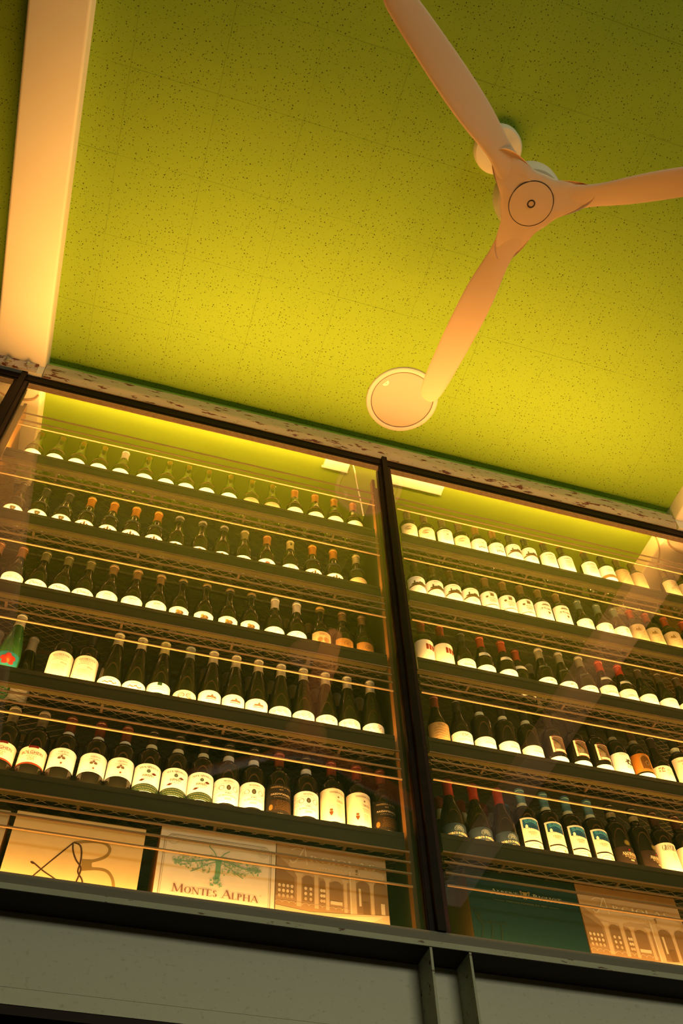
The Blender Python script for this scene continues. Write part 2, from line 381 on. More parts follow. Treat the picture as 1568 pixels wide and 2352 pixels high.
# ------------------------------------------------------------------ shelves
LIPS = {'L': [4.221, 3.859, 3.498, 3.139, 2.785], 'R': [4.238, 3.877, 3.518, 3.160, 2.805]}
SPAN = {'L': (-0.598, 0.872), 'R': (0.986, 2.470)}
ORD = ['top', 'second', 'third', 'fourth', 'fifth']
SIDE = {'L': 'left', 'R': 'right'}
RY = 0.030
def rail(parent, x0, x1, z, r=0.0036, y=RY, name='rail'):
    return obj(name, MB().tube([(x0, y, z), (x1, y, z)], r, 10), RAILM, parent, smooth=True)
def shelf(side, k):
    x0, x1 = SPAN[side]; zl = LIPS[side][k]; zf = zl + 0.02
    s = empty('display_shelf', ((x0 + x1) / 2, 0.25, zf), '%s wire-mesh bottle shelf with dark lip in the %s cabinet' % (ORD[k], SIDE[side]), 'shelf', 'shelves in the wine cabinets')
    kids = []
    kids.append(obj('lip_board', bx(x0, x1, 0.0262, 0.0295, zl + 0.001, zl + 0.057), LIP))
    kids.append(obj('lip_bead', bx(x0, x1, 0.0250, 0.0262, zl + 0.040, zl + 0.043), LIP))
    for n, dz in enumerate((0.0, -0.033, -0.068, -0.106)):
        kids.append(rail(None, x0, x1 + (0.012 if side == 'L' else 0), zl + dz, 0.0036 if n else 0.0030))
    mb = MB(); px, py = 0.048, 0.026; ya, yb = 0.050, 0.50; slope = px / py; zz = zf - 0.0022
    run = (yb - ya) * slope; nn = int((x1 - x0 + run) / px) + 1; w = 0.0009
    for q in range(nn):
        for sgn in (1, -1):
            xa = x0 - run + q * px if sgn > 0 else x0 + q * px
            xs, ys, xe, ye = xa, ya, xa + sgn * run, yb
            def clip(xc, a, b, c, d):
                t = (xc - a) / (c - a); return xc, b + (d - b) * t
            a, b, c, d = xs, ys, xe, ye
            if max(a, c) <= x0 or min(a, c) >= x1: continue
            if a < x0: a, b = clip(x0, xs, ys, xe, ye)
            if a > x1: a, b = clip(x1, xs, ys, xe, ye)
            if c < x0: c, d = clip(x0, xs, ys, xe, ye)
            if c > x1: c, d = clip(x1, xs, ys, xe, ye)
            if abs(c - a) < 0.004: continue
            mb.tube([(a, b, zz + 0.0004 * sgn), (c, d, zz + 0.0004 * sgn)], w, 4, cap=False)
    m = obj('wire_mesh', mb, MESHM); m['kind'] = 'stuff'; kids.append(m)
    kids.append(obj('front_angle', bx(x0, x1, 0.0296, 0.052, zl + 0.001, zl + 0.004), LIP))
    for y in (0.27, 0.49):
        kids.append(obj('support_bar', bx(x0, x1, y - 0.006, y + 0.006, zf - 0.016, zf - 0.0045), MESHM))
    for q in range(4):
        x = x0 + (x1 - x0) * (q + 0.55) / 4
        kids.append(obj('cross_bracket', bx(x - 0.004, x + 0.004, 0.060, 0.100, zf - 0.013, zf - 0.0045), BRACKET))
    for c in kids:
        c.parent = s; c.matrix_parent_inverse = Matrix.Translation(-Vector(s.location))
    ch = obj('led_channel', bx(x0 + 0.02, x1 - 0.02, 0.0315, 0.046, zl + 0.040, zl + 0.0515), ALU)
    ch.parent = s; ch.matrix_parent_inverse = Matrix.Translation(-Vector(s.location))
    area('shelf_led', ((x0 + x1) / 2, 0.039, zl + 0.0530), (PI - math.radians(6), 0, 0), x1 - x0 - 0.06, 0.010, STRIP_W * (1.6, 1.2, 1.05, 1.1, 1.08)[k], WARM)
    return zf
FLOORZ = {s: [shelf(s, k) for k in range(5)] for s in 'LR'}
for side in 'LR':
    x0, x1 = SPAN[side]
    g = empty('guard_rail', ((x0 + x1) / 2, RY, 4.52), 'three slim bronze rails across the top of the %s cabinet' % SIDE[side], 'rail', 'top guard rails')
    for z in ((4.548, 4.508, 4.470) if side == 'R' else (4.543, 4.489, 4.456)):
        c = rail(None, x0, x1 + (0.012 if side == 'L' else 0), z); c.parent = g; c.matrix_parent_inverse = Matrix.Translation(-Vector(g.location))
    st = empty('led_strip', ((x0 + x1) / 2, 0.044, 2.531), 'light strip on the %s cabinet floor behind the sill' % SIDE[side], 'light strip', 'cabinet floor strips')
    c = obj('led_channel', bx(x0 + 0.02, x1 - 0.02, 0.036, 0.051, 2.5305, 2.539), ALU)
    c.parent = st; c.matrix_parent_inverse = Matrix.Translation(-Vector(st.location))
    tp = empty('led_strip', ((x0 + x1) / 2, 0.066, 4.824), 'light strip behind the top rail of the %s cabinet' % SIDE[side], 'light strip', 'top rail strips')
    c = obj('led_channel', bx(x0 + 0.02, x1 - 0.02, 0.0555, 0.077, 4.824, 4.834), ALU)
    c.parent = tp; c.matrix_parent_inverse = Matrix.Translation(-Vector(tp.location))
    area('top_led', ((x0 + x1) / 2, 0.066, 4.8355), (PI - math.radians(10), 0, 0), x1 - x0 - 0.06, 0.010, TOP_W, WARM)
    lg = empty('led_strip', ((x0 + x1) / 2, -0.014, 2.502), 'added slim fill light strip on the sill ledge outside the %s pane' % SIDE[side], 'light strip', 'added sill ledge fill strips')
    c = obj('led_channel', bx(x0 - 0.05, x1 + 0.03, -0.0175, -0.0095, 2.5022, 2.5035), ALU)
    c.parent = lg; c.matrix_parent_inverse = Matrix.Translation(-Vector(lg.location))
    area('ledge_fill_light', ((x0 + x1) / 2, -0.0145, 2.5045), (PI + math.radians(10), 0, 0), x1 - x0 + 0.06, 0.005, LEDGE_FILL_W, WARM, 43)  # added fill with its channel, warms the lintel and nearby ceiling
    area('floor_led', ((x0 + x1) / 2, 0.044, 2.5405), (PI - math.radians(6), 0, 0), x1 - x0 - 0.06, 0.010, SILL_W, WARM)

# ------------------------------------------------------------------ print: flat lettering and marks
TEXT_CACHE = {}
def text2d(s):
    """default-font outline of a string, height about 1, centred on x"""
    if s not in TEXT_CACHE:
        cu = bpy.data.curves.new('t', 'FONT'); cu.body = s; cu.size = 1.0; cu.align_x = 'CENTER'; cu.resolution_u = 3
        o = bpy.data.objects.new('t', cu); C.objects.link(o)
        dg = bpy.context.evaluated_depsgraph_get(); dg.update()
        me = bpy.data.meshes.new_from_object(o.evaluated_get(dg))
        TEXT_CACHE[s] = ([(v.co.x, v.co.y) for v in me.vertices], [tuple(p.vertices) for p in me.polygons])
        bpy.data.objects.remove(o); bpy.data.curves.remove(cu); bpy.data.meshes.remove(me)
    return TEXT_CACHE[s]
TK, TN = 0.15, 0.05   # thick and thin stem of the serif capitals
def _arc(cx, cy, rx, ry, a0, a1): return ('a', cx, cy, rx, ry, a0, a1)
SERIF = {
 'A': (0.86, [('l', .08, 0, .42, 1, TN), ('l', .42, 1, .76, 0, TK), ('l', .20, .36, .62, .36, TN), ('s', .08, 0), ('s', .76, 0)]),
 'B': (0.66, [('l', .14, 0, .14, 1, TK), _arc(.14, .75, .36, .25, -90, 90), _arc(.14, .25, .42, .25, -90, 90), ('s', .14, 0), ('s', .14, 1)]),
 'C': (0.76, [_arc(.42, .5, .34, .5, 45, 315), ('l', .66, .72, .66, .95, TN)]),
 'D': (0.78, [('l', .14, 0, .14, 1, TK), _arc(.14, .5, .52, .5, -90, 90), ('s', .14, 0), ('s', .14, 1)]),
 'E': (0.62, [('l', .14, 0, .14, 1, TK), ('l', .14, .98, .52, .98, TN), ('l', .14, .5, .42, .5, TN), ('l', .14, .02, .54, .02, TN), ('l', .52, 1, .52, .84, TN), ('l', .54, 0, .54, .16, TN), ('s', .14, 0), ('s', .14, 1)]),
 'F': (0.60, [('l', .14, 0, .14, 1, TK), ('l', .14, .98, .52, .98, TN), ('l', .14, .5, .42, .5, TN), ('l', .52, 1, .52, .84, TN), ('s', .14, 0), ('s', .14, 1)]),
 'G': (0.82, [_arc(.42, .5, .34, .5, 45, 325), ('l', .70, .02, .70, .44, TK), ('l', .54, .44, .80, .44, TN)]),
 'H': (0.84, [('l', .14, 0, .14, 1, TK), ('l', .68, 0, .68, 1, TK), ('l', .14, .52, .68, .52, TN), ('s', .14, 0), ('s', .14, 1), ('s', .68, 0), ('s', .68, 1)]),
 'I': (0.34, [('l', .17, 0, .17, 1, TK), ('s', .17, 0), ('s', .17, 1)]),
 'J': (0.42, [('l', .26, .1, .26, 1, TK), ('s', .26, 1), _arc(.10, .08, .16, .16, 180, 360)]),
 'L': (0.60, [('l', .14, 0, .14, 1, TK), ('l', .14, .02, .52, .02, TN), ('l', .52, 0, .52, .2, TN), ('s', .14, 0), ('s', .14, 1)]),
 'M': (1.0, [('l', .10, 0, .14, 1, TN), ('l', .14, 1, .48, .05, TK), ('l', .48, .05, .82, 1, TN), ('l', .82, 1, .86, 0, TK), ('s', .10, 0), ('s', .86, 0)]),
 'N': (0.86, [('l', .12, 0, .12, 1, TN), ('l', .12, 1, .70, 0, TK), ('l', .70, 0, .70, 1, TN), ('s', .12, 0), ('s', .12, 1), ('s', .70, 1)]),
 'O': (0.86, [_arc(.43, .5, .36, .5, 0, 360)]),
 'P': (0.62, [('l', .14, 0, .14, 1, TK), _arc(.14, .73, .38, .27, -90, 90), ('s', .14, 0), ('s', .14, 1)]),
 'R': (0.72, [('l', .14, 0, .14, 1, TK), _arc(.14, .75, .36, .25, -90, 90), ('l', .30, .5, .66, 0, TK), ('s', .14, 0), ('s', .14, 1), ('s', .66, 0)]),
 'S': (0.58, [_arc(.29, .75, .20, .24, 20, 270), _arc(.29, .26, .22, .26, -160, 90)]),
 'T': (0.70, [('l', .35, 0, .35, 1, TK), ('l', .03, .98, .67, .98, TN), ('l', .03, 1, .03, .82, TN), ('l', .67, 1, .67, .82, TN), ('s', .35, 0)]),
 'U': (0.80, [('l', .14, .3, .14, 1, TK), ('l', .66, .3, .66, 1, TN), _arc(.40, .3, .26, .30, 180, 360), ('s', .14, 1), ('s', .66, 1)]),
 'V': (0.80, [('l', .06, 1, .40, 0, TK), ('l', .40, 0, .74, 1, TN), ('s', .06, 1), ('s', .74, 1)]),
 'Y': (0.76, [('l', .06, 1, .38, .48, TK), ('l', .38, .48, .70, 1, TN), ('l', .38, 0, .38, .48, TK), ('s', .38, 0), ('s', .06, 1), ('s', .70, 1)]),
 ' ': (0.42, []),
}
def split_wide(V, F, most=.007):
    """cut faces that are wide in u so that they can bend round a bottle"""
    out = []; todo = [(q[0], q[i], q[i + 1]) for q in F for i in range(1, len(q) - 1)]; mid = {}
    while todo:
        t = todo.pop(); e = max(((t[i], t[(i + 1) % 3], t[(i + 2) % 3]) for i in range(3)), key=lambda x: abs(V[x[0]][0] - V[x[1]][0]))
        if abs(V[e[0]][0] - V[e[1]][0]) <= most: out.append(t); continue
        key = (min(e[0], e[1]), max(e[0], e[1]))
        if key not in mid: mid[key] = len(V); a, b = V[e[0]], V[e[1]]; V.append(((a[0] + b[0]) / 2, (a[1] + b[1]) / 2, a[2]))
        m = mid[key]; todo += [(e[0], m, e[2]), (m, e[1], e[2])]
    return V, out
class Print:
    """2-D shapes in metres (u to the right, v up), sorted by ink colour"""
    def __init__(s): s.g = {}; s.n = 0
    def add(s, col, v, f):
        V, F = s.g.setdefault(tuple(col), ([], [])); b = len(V); V += [(p[0], p[1], s.n) for p in v]; F += [tuple(i + b for i in q) for q in f]
        s.n += 1                                                     # every stroke lies a hair above the one before
        return s
    def step(s, most): return min(1.5e-5, most / max(1, s.n))
    def rect(s, col, u0, v0, u1, v1):
        n = max(1, int(abs(u1 - u0) / 0.006)); n = min(n, 40)
        v = [(u0 + (u1 - u0) * i / n, w) for i in range(n + 1) for w in (v0, v1)]
        return s.add(col, v, [(2 * i, 2 * i + 2, 2 * i + 3, 2 * i + 1) for i in range(n)])
    def ell(s, col, cu, cv, ru, rv, n=16, rot=0.0):
        v = [(cu, cv)]; c, sn = math.cos(rot), math.sin(rot)
        for k in range(n):
            a = 2 * PI * k / n; x, y = ru * math.cos(a), rv * math.sin(a)
            v.append((cu + x * c - y * sn, cv + x * sn + y * c))
        return s.add(col, v, [(0, k + 1, (k + 1) % n + 1) for k in range(n)])
    def ring(s, col, cu, cv, ru, rv, w, a0=0, a1=360, n=20):
        v = []
        for k in range(n + 1):
            a = math.radians(a0 + (a1 - a0) * k / n)
            v += [(cu + (ru - w) * math.cos(a), cv + (rv - w) * math.sin(a)), (cu + ru * math.cos(a), cv + rv * math.sin(a))]
        return s.add(col, v, [(2 * k, 2 * k + 1, 2 * k + 3, 2 * k + 2) for k in range(n)])
    def poly(s, col, pts):
        c = (sum(p[0] for p in pts) / len(pts), sum(p[1] for p in pts) / len(pts)); n = len(pts)
        return s.add(col, [c] + list(pts), [(0, k + 1, (k + 1) % n + 1) for k in range(n)])
    def line(s, col, pts, w):
        v = []; n = len(pts)
        for i, p in enumerate(pts):
            a, b = pts[max(i - 1, 0)], pts[min(i + 1, n - 1)]; dx, dy = b[0] - a[0], b[1] - a[1]; l = math.hypot(dx, dy) or 1
            v += [(p[0] + dy / l * w / 2, p[1] - dx / l * w / 2), (p[0] - dy / l * w / 2, p[1] + dx / l * w / 2)]
        return s.add(col, v, [(2 * i, 2 * i + 2, 2 * i + 3, 2 * i + 1) for i in range(n - 1)])
    def curve(s, col, pts, w, sub=6):
        out = []; n = len(pts)
        for i in range(n - 1):
            p0, p1, p2, p3 = pts[max(i - 1, 0)], pts[i], pts[i + 1], pts[min(i + 2, n - 1)]
            for k in range(sub):
                t = k / sub
                out.append(tuple(0.5 * (2 * p1[j] + (p2[j] - p0[j]) * t + (2 * p0[j] - 5 * p1[j] + 4 * p2[j] - p3[j]) * t * t + (3 * p1[j] - p0[j] - 3 * p2[j] + p3[j]) * t ** 3) for j in (0, 1)))
        out.append(pts[-1])
        return s.line(col, out, w)
    def text(s, col, t, cu, cv, h, width=None, shear=0.0):
        V, F = text2d(t); xs = [p[0] for p in V]; wd = max(xs) - min(xs); mx = (max(xs) + min(xs)) / 2
        k = h / 0.72; kx = (width / wd) if width else k
        return s.add(col, [(cu + (x - mx) * kx + shear * y * k, cv + y * k) for x, y in V], F)
    def serif(s, col, t, cu, cv, h, width=None, big=None, flare=0.16):
        """serif capitals; big = indices drawn taller"""
        x = 0; items = []
        for i, ch in enumerate(t):
            wd, st = SERIF[ch]; k = 1.25 if big and i in big else 1.0
            items.append((x, k, st)); x += wd * k
        kx = (width / x) if width else h; ky = h
        for x0, k, st in items:
            def T(p): return (cu + (x0 + p[0] * k - x / 2) * kx, cv + p[1] * k * ky)
            for q in st:
                if q[0] == 'l':
                    x1, y1, x2, y2, w = q[1:]
                    if abs(y2 - y1) < 0.02: P4 = [(x1, y1 - w / 2), (x2, y1 - w / 2), (x2, y1 + w / 2), (x1, y1 + w / 2)]
                    else: P4 = [(x1 - w / 2, y1), (x1 + w / 2, y1), (x2 + w / 2, y2), (x2 - w / 2, y2)]
                    s.add(col, [T(p) for p in P4], [(0, 1, 2, 3)])
                elif q[0] == 's':
                    a, b = q[1], q[2]; d = 0.045 if b < 0.5 else -0.045
                    s.add(col, [T(p) for p in [(a - flare, b), (a + flare, b), (a + flare, b + d), (a - flare, b + d)]], [(0, 1, 2, 3)])
                else:
                    cx, cy, rx, ry, a0, a1 = q[1:]; v = []; n = 14
                    for i in range(n + 1):
                        a = math.radians(a0 + (a1 - a0) * i / n); ca, sa = math.cos(a), math.sin(a)
                        th = TN + (TK - TN) * abs(ca)
                        v += [T((cx + (rx - th) * ca, cy + (ry - TN) * sa)), T((cx + rx * ca, cy + ry * sa))]
                    s.add(col, v, [(2 * i, 2 * i + 1, 2 * i + 3, 2 * i + 2) for i in range(n)])
        return s
    def lines(s, col, cu, v0, v1, n, w, h=0.0012, jit=0.25):
        rd = random.Random(int(cu * 1e4 + v0 * 1e4) + n)
        for i in range(n):
            v = v0 + (v1 - v0) * i / max(1, n - 1); ww = w * (1 - jit * rd.random())
            x = cu - ww / 2
            while x < cu + ww / 2:                                   # a line of tiny words
                l = rd.uniform(0.003, 0.007); s.rect(col, x, v, min(x + l, cu + ww / 2), v + h); x += l + 0.0016
        return s
    def on_cylinder(s, r):
        for col, (V, F) in s.g.items():
            k = s.step(.0012); V, F = split_wide(list(V), F)
            yield col, [((r + k * n) * math.sin(u / r), -(r + k * n) * math.cos(u / r), v) for u, v, n in V], F
    def on_plane(s, y):
        for col, (V, F) in s.g.items():
            k = s.step(.0020)
            yield col, [(u, y - k * n, v) for u, v, n in V], F

# ------------------------------------------------------------------ bottles
PROF = {
 'bord': [(0, .004), (.030, 0), (.035, .002), (.037, .008), (.037, .204), (.0355, .213), (.030, .223), (.021, .232), (.0158, .240), (.0145, .252), (.0142, .295), (.0158, .296), (.0158, .303), (.0135, .305), (0, .305)],
 'burg': [(0, .004), (.030, 0), (.035, .002), (.037, .008), (.037, .138), (.0365, .150), (.034, .166), (.0295, .183), (.0235, .201), (.0185, .218), (.0155, .235), (.0145, .250), (.014, .280), (.0155, .281), (.0155, .289), (.0135, .292), (0, .292)],
 'hock': [(0, .004), (.030, 0), (.0345, .002), (.0365, .008), (.0365, .132), (.036, .146), (.033, .176), (.0285, .206), (.023, .236), (.018, .262), (.015, .286), (.0145, .316), (.0158, .317), (.0158, .323), (.0135, .325), (0, .325)],
}
def prof_r(p, z):
    P = PROF[p]
    for (r0, z0), (r1, z1) in zip(P[1:], P[2:]):
        if z0 <= z <= z1 and z1 > z0: return r0 + (r1 - r0) * (z - z0) / (z1 - z0)
    return P[-2][0]
def band_profile(p, z0, z1, off):
    zs = [z0] + [z for r, z in PROF[p] if z0 < z < z1] + [z1]
    return [(prof_r(p, z) + off, z) for z in zs]
W = (.90, .90, .90); IV = (.86, .78, .60); YL = (.85, .68, .34)
TAN = (.45, .27, .12); BRN = (.22, .11, .04); BLK = (.03, .025, .02); OLV = (.20, .19, .09); GLD = (.55, .38, .10); RED = (.62, .05, .02); PALE = (.74, .58, .40)
def pr_A(p): p.lines(PALE, 0, .094, .113, 4, .040)
def pr_AG(p): p.lines(TAN, 0, .096, .110, 3, .036); p.rect(GLD, -.05, .116, .05, .118)
def pr_AO(p): p.curve(TAN, [(-.018, .112), (-.008, .117), (0, .110), (.008, .116), (.018, .112)], .0012); p.lines(PALE, 0, .096, .104, 2, .036); p.rect(GLD, -.05, .1265, .05, .1275)
def pr_crest(p):
    p.rect(GLD, -.05, .114, .05, .115); p.poly(OLV, [(-.010, .108), (.010, .108), (.010, .096), (.006, .089), (0, .086), (-.006, .089), (-.010, .096)])
    p.poly(YL, [(-.006, .105), (.006, .105), (.006, .097), (0, .091), (-.006, .097)]); p.lines(OLV, 0, .0985, .102, 2, .009, .0008)
def pr_coat(p):
    p.ell(BRN, 0, .094, .004, .007); p.ell(BRN, -.011, .092, .006, .003, 10, .5); p.ell(BRN, .011, .092, .006, .003, 10, -.5); p.ell(GLD, 0, .103, .003, .003)
    p.rect(GLD, -.05, .1105, .05, .1115)
def pr_pale(p): p.ell(GLD, 0, .090, .005, .003); p.lines(PALE, 0, .083, .087, 2, .03)
def pr_olive(p): p.lines(PALE, 0, .092, .097, 2, .03); p.ell(PALE, 0, .087, .004, .003)
def pr_seal(p): p.text(PALE, 'RESERVE', 0, .104, .004, .030); p.ell(RED, 0, .091, .009, .008); p.ell(W, 0, .091, .005, .005); p.ell(RED, 0, .091, .003, .003)
def pr_pinkp(p): p.lines((.8, .45, .3), 0, .090, .106, 4, .028, .002)
def pr_yscript(p): p.curve(TAN, [(-.020, .106), (-.010, .112), (0, .106), (.010, .111), (.020, .106)], .0012); p.lines(TAN, 0, .090, .098, 2, .036); p.ell(BRN, .0, .084, .006, .004)
def pr_paral(p): p.text((.55, .33, .18), 'PARALLELE', 0, .098, .0105, .052); p.lines(PALE, 0, .084, .091, 2, .04); p.lines(PALE, 0, .113, .118, 2, .03)
def pr_docil(p): p.text((.45, .26, .13), 'Docil', 0, .089, .016, .040, .12)
def pr_jamet(p): p.text((.40, .20, .08), 'Jamet', 0, .107, .009, .026, .25); p.lines(PALE, 0, .085, .099, 4, .034)
def pr_pic(p):
    p.lines(TAN, 0, .106, .112, 2, .040, .0010); p.ell((.78, .62, .10), -.006, .096, .006, .006); p.ell((.25, .17, .09), .006, .091, .010, .008); p.rect((.30, .20, .10), -.012, .078, .013, .090); p.ell((.80, .50, .10), .004, .092, .004, .005)
def pr_wswirl(p): p.ring(PALE, .004, .094, .010, .009, .0012, 20, 250); p.lines(PALE, -.016, .084, .087, 2, .014)
def pr_castle(p):
    c = (.62, .36, .14)
    p.rect(c, -.026, .080, .026, .083); p.ell(c, -.012, .095, .010, .012); p.ell(c, .012, .097, .012, .014); p.rect((.40, .20, .06), -.018, .078, -.012, .098); p.rect((.40, .20, .06), .006, .078, .010, .102); p.lines(c, 0, .118, .126, 3, .036)
def pr_amber(p): p.ring((.25, .12, .03), .006, .098, .014, .014, .002); p.ring((.25, .12, .03), .006, .098, .008, .008, .0015); p.ell((.25, .12, .03), .006, .098, .004, .004); p.lines((.3, .15, .04), -.014, .085, .106, 5, .012)
def pr_flower(p):
    rd = random.Random(3)
    for k in range(5):
        a = 2 * PI * k / 5 + .4; p.ell((.85, .045, .015), .008 + .013 * math.cos(a), .106 + .012 * math.sin(a), .012, .010, 14, a)
    p.ell((.92, .10, .02), .008, .106, .010, .010); p.ell((.95, .42, .04), .010, .099, .004, .008, 12, .3); p.ell((.95, .5, .06), .008, .103, .003, .003)
def pr_neu(p):
    c = (.42, .26, .16)
    p.serif(c, 'NEUMEISTER', 0, .157, .0062, .056); p.lines(PALE, 0, .146, .152, 2, .046); p.lines(c, 0, .139, .141, 1, .05, .0014); p.text(c, '2020', .014, .124, .007, .020)
    p.lines(PALE, 0, .098, .116, 5, .050); p.lines(PALE, 0, .070, .090, 4, .050)
def pr_vine(p):
    rd = random.Random(2)
    for k in range(9): p.ell((.50, .30, .12), -.020 + .005 * k, .086 + .003 * math.sin(k * 1.7), .0034, .0022, 8, rd.random() * 3)
    p.lines(PALE, 0, .097, .100, 2, .03)
def pr_gtab(p): p.rect((.06, .20, .05), -.007, .108, .007, .121); p.rect((.05, .18, .03), -.055, .030, .055, .0775); p.lines((.5, .6, .35), 0, .0725, .075, 1, .05, .0016); p.lines(PALE, 0, .092, .100, 2, .044)
def pr_gswirl(p):
    for s in (-1, 1):
        p.ring((.40, .15, .06), s * .013, .087, .011, .010, .0026, 60 if s > 0 else -60, 330 if s > 0 else 240); p.ring((.40, .15, .06), s * .013, .086, .005, .005, .0018)
    p.lines((.55, .25, .12), 0, .100, .101, 1, .040, .0012)
def pr_mount(p):
    c = (.55, .42, .24)
    p.poly(c, [(-.017, .096), (-.010, .104), (-.004, .099), (.003, .112), (.010, .101), (.016, .105), (.020, .096)]); p.rect(c, -.017, .090, .018, .0925); p.ell((.66, .48, .26), .004, .101, .005, .004); p.lines(PALE, 0, .078, .083, 2, .026)
def pr_flour(p):
    c = (.60, .48, .30)
    for x, z, r in ((-.018, .088, .010), (.002, .087, .011), (.020, .090, .009), (-.008, .098, .007), (.012, .099, .007), (-.026, .098, .006)):
        p.ring(c, x, z, r, r * .9, .0009, 0, 300); p.ring(c, x, z, r * .55, r * .5, .0009, 90, 380)
    p.lines(PALE, 0, .1065, .1075, 1, .036, .0012)
def pr_bolg(p):
    r = (.72, .16, .10)
    p.rect((.45, .03, .03), -.014, .153, .014, .1605); p.text(r, 'BOLGHERI', 0, .133, .0105, .062); p.lines(PALE, 0, .124, .130, 2, .030); p.lines(PALE, 0, .112, .119, 3, .020); p.rect((.60, .10, .04), -.0525, .098, .0525, .1035)
def pr_chi(p):
    c = (.50, .33, .20)
    p.serif((.68, .50, .34), 'CHIANTI', .002, .153, .005, .030); p.lines(PALE, 0, .147, .150, 1, .034); p.ell(c, -.006, .134, .005, .004); p.ell(c, .006, .134, .005, .004); p.ell(c, 0, .140, .003, .003); p.ell((.62, .25, .10), .002, .117, .003, .003)
    p.line(PALE, [(-.035, .143), (-.012, .141), (.012, .147), (.035, .146)], .0006); p.lines(PALE, 0, .108, .110, 1, .05)
def pr_selv(p):
    p.serif((.10, .07, .05), 'SELVAPIANA', 0, .148, .0062, .060); p.ell((.12, .30, .20), 0, .137, .0055, .0055); p.ell((.65, .70, .50), 0, .137, .002, .003)
    for x, z in ((.017, .131), (-.016, .107)): p.poly((.30, .045, .03), [(x - .009, z - .002), (x - .001, z + .004), (x + .009, z + .002), (x + .001, z - .004)])
    p.lines((.55, .45, .32), 0, .119, .123, 2, .040, .0022); p.lines(PALE, 0, .112, .114, 1, .024)
    p.rect((.05, .13, .05), -.052, .070, .052, .0945); p.lines((.42, .50, .28), 0, .074, .0885, 3, .072, .0022, .1)
def pr_mont(p):
    p.serif((.62, .48, .32), 'ARGIANO', 0, .146, .0048, .036); p.line((.30, .20, .12), [(-.05, .139), (-.02, .139), (0, .142), (.02, .139), (.05, .139)], .0007); p.line((.30, .20, .12), [(-.05, .113), (.05, .113)], .0007)
    p.ell((.16, .17, .10), 0, .126, .0065, .0085); p.ell((.50, .45, .25), 0, .126, .003, .005)
    for s in (-1, 1): p.ring((.25, .16, .10), s * .021, .126, .008, .008, .0012); p.lines((.35, .22, .14), s * .033, .120, .131, 4, .010, .001)
    p.lines((.60, .36, .22), 0, .106, .109, 1, .020, .002); p.serif((.55, .36, .22), 'DI MONTALCINO', 0, .096, .0058, .056); p.lines(PALE, 0, .084, .088, 2, .024)
def pr_passa(p):
    g = (1.3, .95, .4)
    p.text(g, 'MASSERIA LI VELI', 0, .155, .006, .064); p.lines(g, 0, .146, .149, 2, .012); p.text((2.0, 1.7, 1.1), 'PASSAMANTE', 0, .130, .0068, .062); p.lines((.7, .6, .4), 0, .123, .125, 1, .046, .0016)
    p.rect((.07, .035, .01), -.030, .078, .050, .114); p.ell((.75, .38, .06), -.030, .090, .0065, .0095); p.lines((.30, .17, .04), .008, .082, .110, 6, .050, .002); p.lines((.8, .7, .45), 0, .066, .068, 1, .03, .002)
def pr_mass(p):
    c = (.55, .40, .20)
    p.text(c, 'MASSERIA LI VELI', .012, .168, .006, .056); p.ell(PALE, .010, .155, .003, .003); p.text((.78, .56, .34), 'ORION', .016, .137, .008, .024); p.lines(PALE, .014, .118, .128, 3, .02)
    p.poly((.52, .17, .05), [(-.019, .104), (-.007, .104), (-.008, .097), (-.013, .088), (-.018, .097)]); p.ell((.62, .30, .10), -.013, .109, .005, .004); p.lines(PALE, .014, .090, .108, 5, .018)
def pr_map(p):
    c = (.46, .32, .14)
    for k in range(5): p.ring(c, -.016, .150, .020 - .0035 * k, .013 - .002 * k, .0011, 20 * k, 300 + 10 * k)
    p.curve(c, [(-.035, .128), (-.010, .140), (.006, .132), (.030, .150), (.040, .142)], .0011); p.curve(c, [(-.020, .118), (.004, .128), (.020, .120), (.042, .130)], .0009); p.lines(c, .012, .165, .172, 2, .03)
    p.curve((.58, .43, .22), [(-.040, .110), (.0, .114), (.038, .108)], .0012)
def pr_dof(p): p.serif((.42, .30, .18), 'DOFELL', 0, .180, .007, .034); p.ring(PALE, 0, .160, .007, .007, .001); p.ell(PALE, 0, .160, .003, .004); p.lines(PALE, 0, .122, .145, 5, .034)
def pr_vin(p):
    p.text((.30, .22, .12), 'VINYES', -.010, .154, .0068, .030); p.ring((.22, .18, .12), .012, .154, .009, .009, .001, 0, 320); p.lines((.45, .34, .18), .012, .146, .162, 4, .014); p.lines(PALE, 0, .134, .140, 2, .05)
    for k in range(4): p.ell((.55, .36, .14), -.014 + .009 * k, .124 + .002 * (k % 2), .0035, .0045)
def chateau(p, dz=0.0):
    p.lines((.50, .40, .24), 0, .186 + dz, .1872 + dz, 1, .030, .0018)
    c = (.20, .14, .06)
    p.poly(c, [(-.036, .150 + dz), (-.030, .158 + dz), (-.010, .160 + dz), (.010, .159 + dz), (.036, .162 + dz), (.036, .150 + dz)]); p.rect((.30, .24, .12), -.022, .158 + dz, -.016, .168 + dz); p.rect((.30, .24, .12), .000, .158 + dz, .018, .166 + dz); p.poly((.30, .24, .12), [(-.024, .168 + dz), (-.014, .168 + dz), (-.019, .173 + dz)])
    p.poly((.34, .21, .06), [(-.046, .144 + dz), (-.020, .151 + dz), (.020, .150 + dz), (.046, .141 + dz), (.046, .134 + dz), (.012, .143 + dz), (-.02, .143 + dz), (-.046, .137 + dz)])
    p.lines(PALE, 0, .112 + dz, .124 + dz, 3, .026)
def pr_chat(p): chateau(p, .004)
def pr_chat2(p): chateau(p, -.010)
def pr_porr(p):
    c = (.26, .22, .15)
    p.text(c, 'PORRERA', 0, .180, .0095, .048); p.lines(c, 0, .168, .171, 1, .036, .0026); p.lines((.42, .34, .2), 0, .156, .160, 2, .048, .002); p.lines((.42, .34, .2), 0, .126, .148, 4, .046, .002)
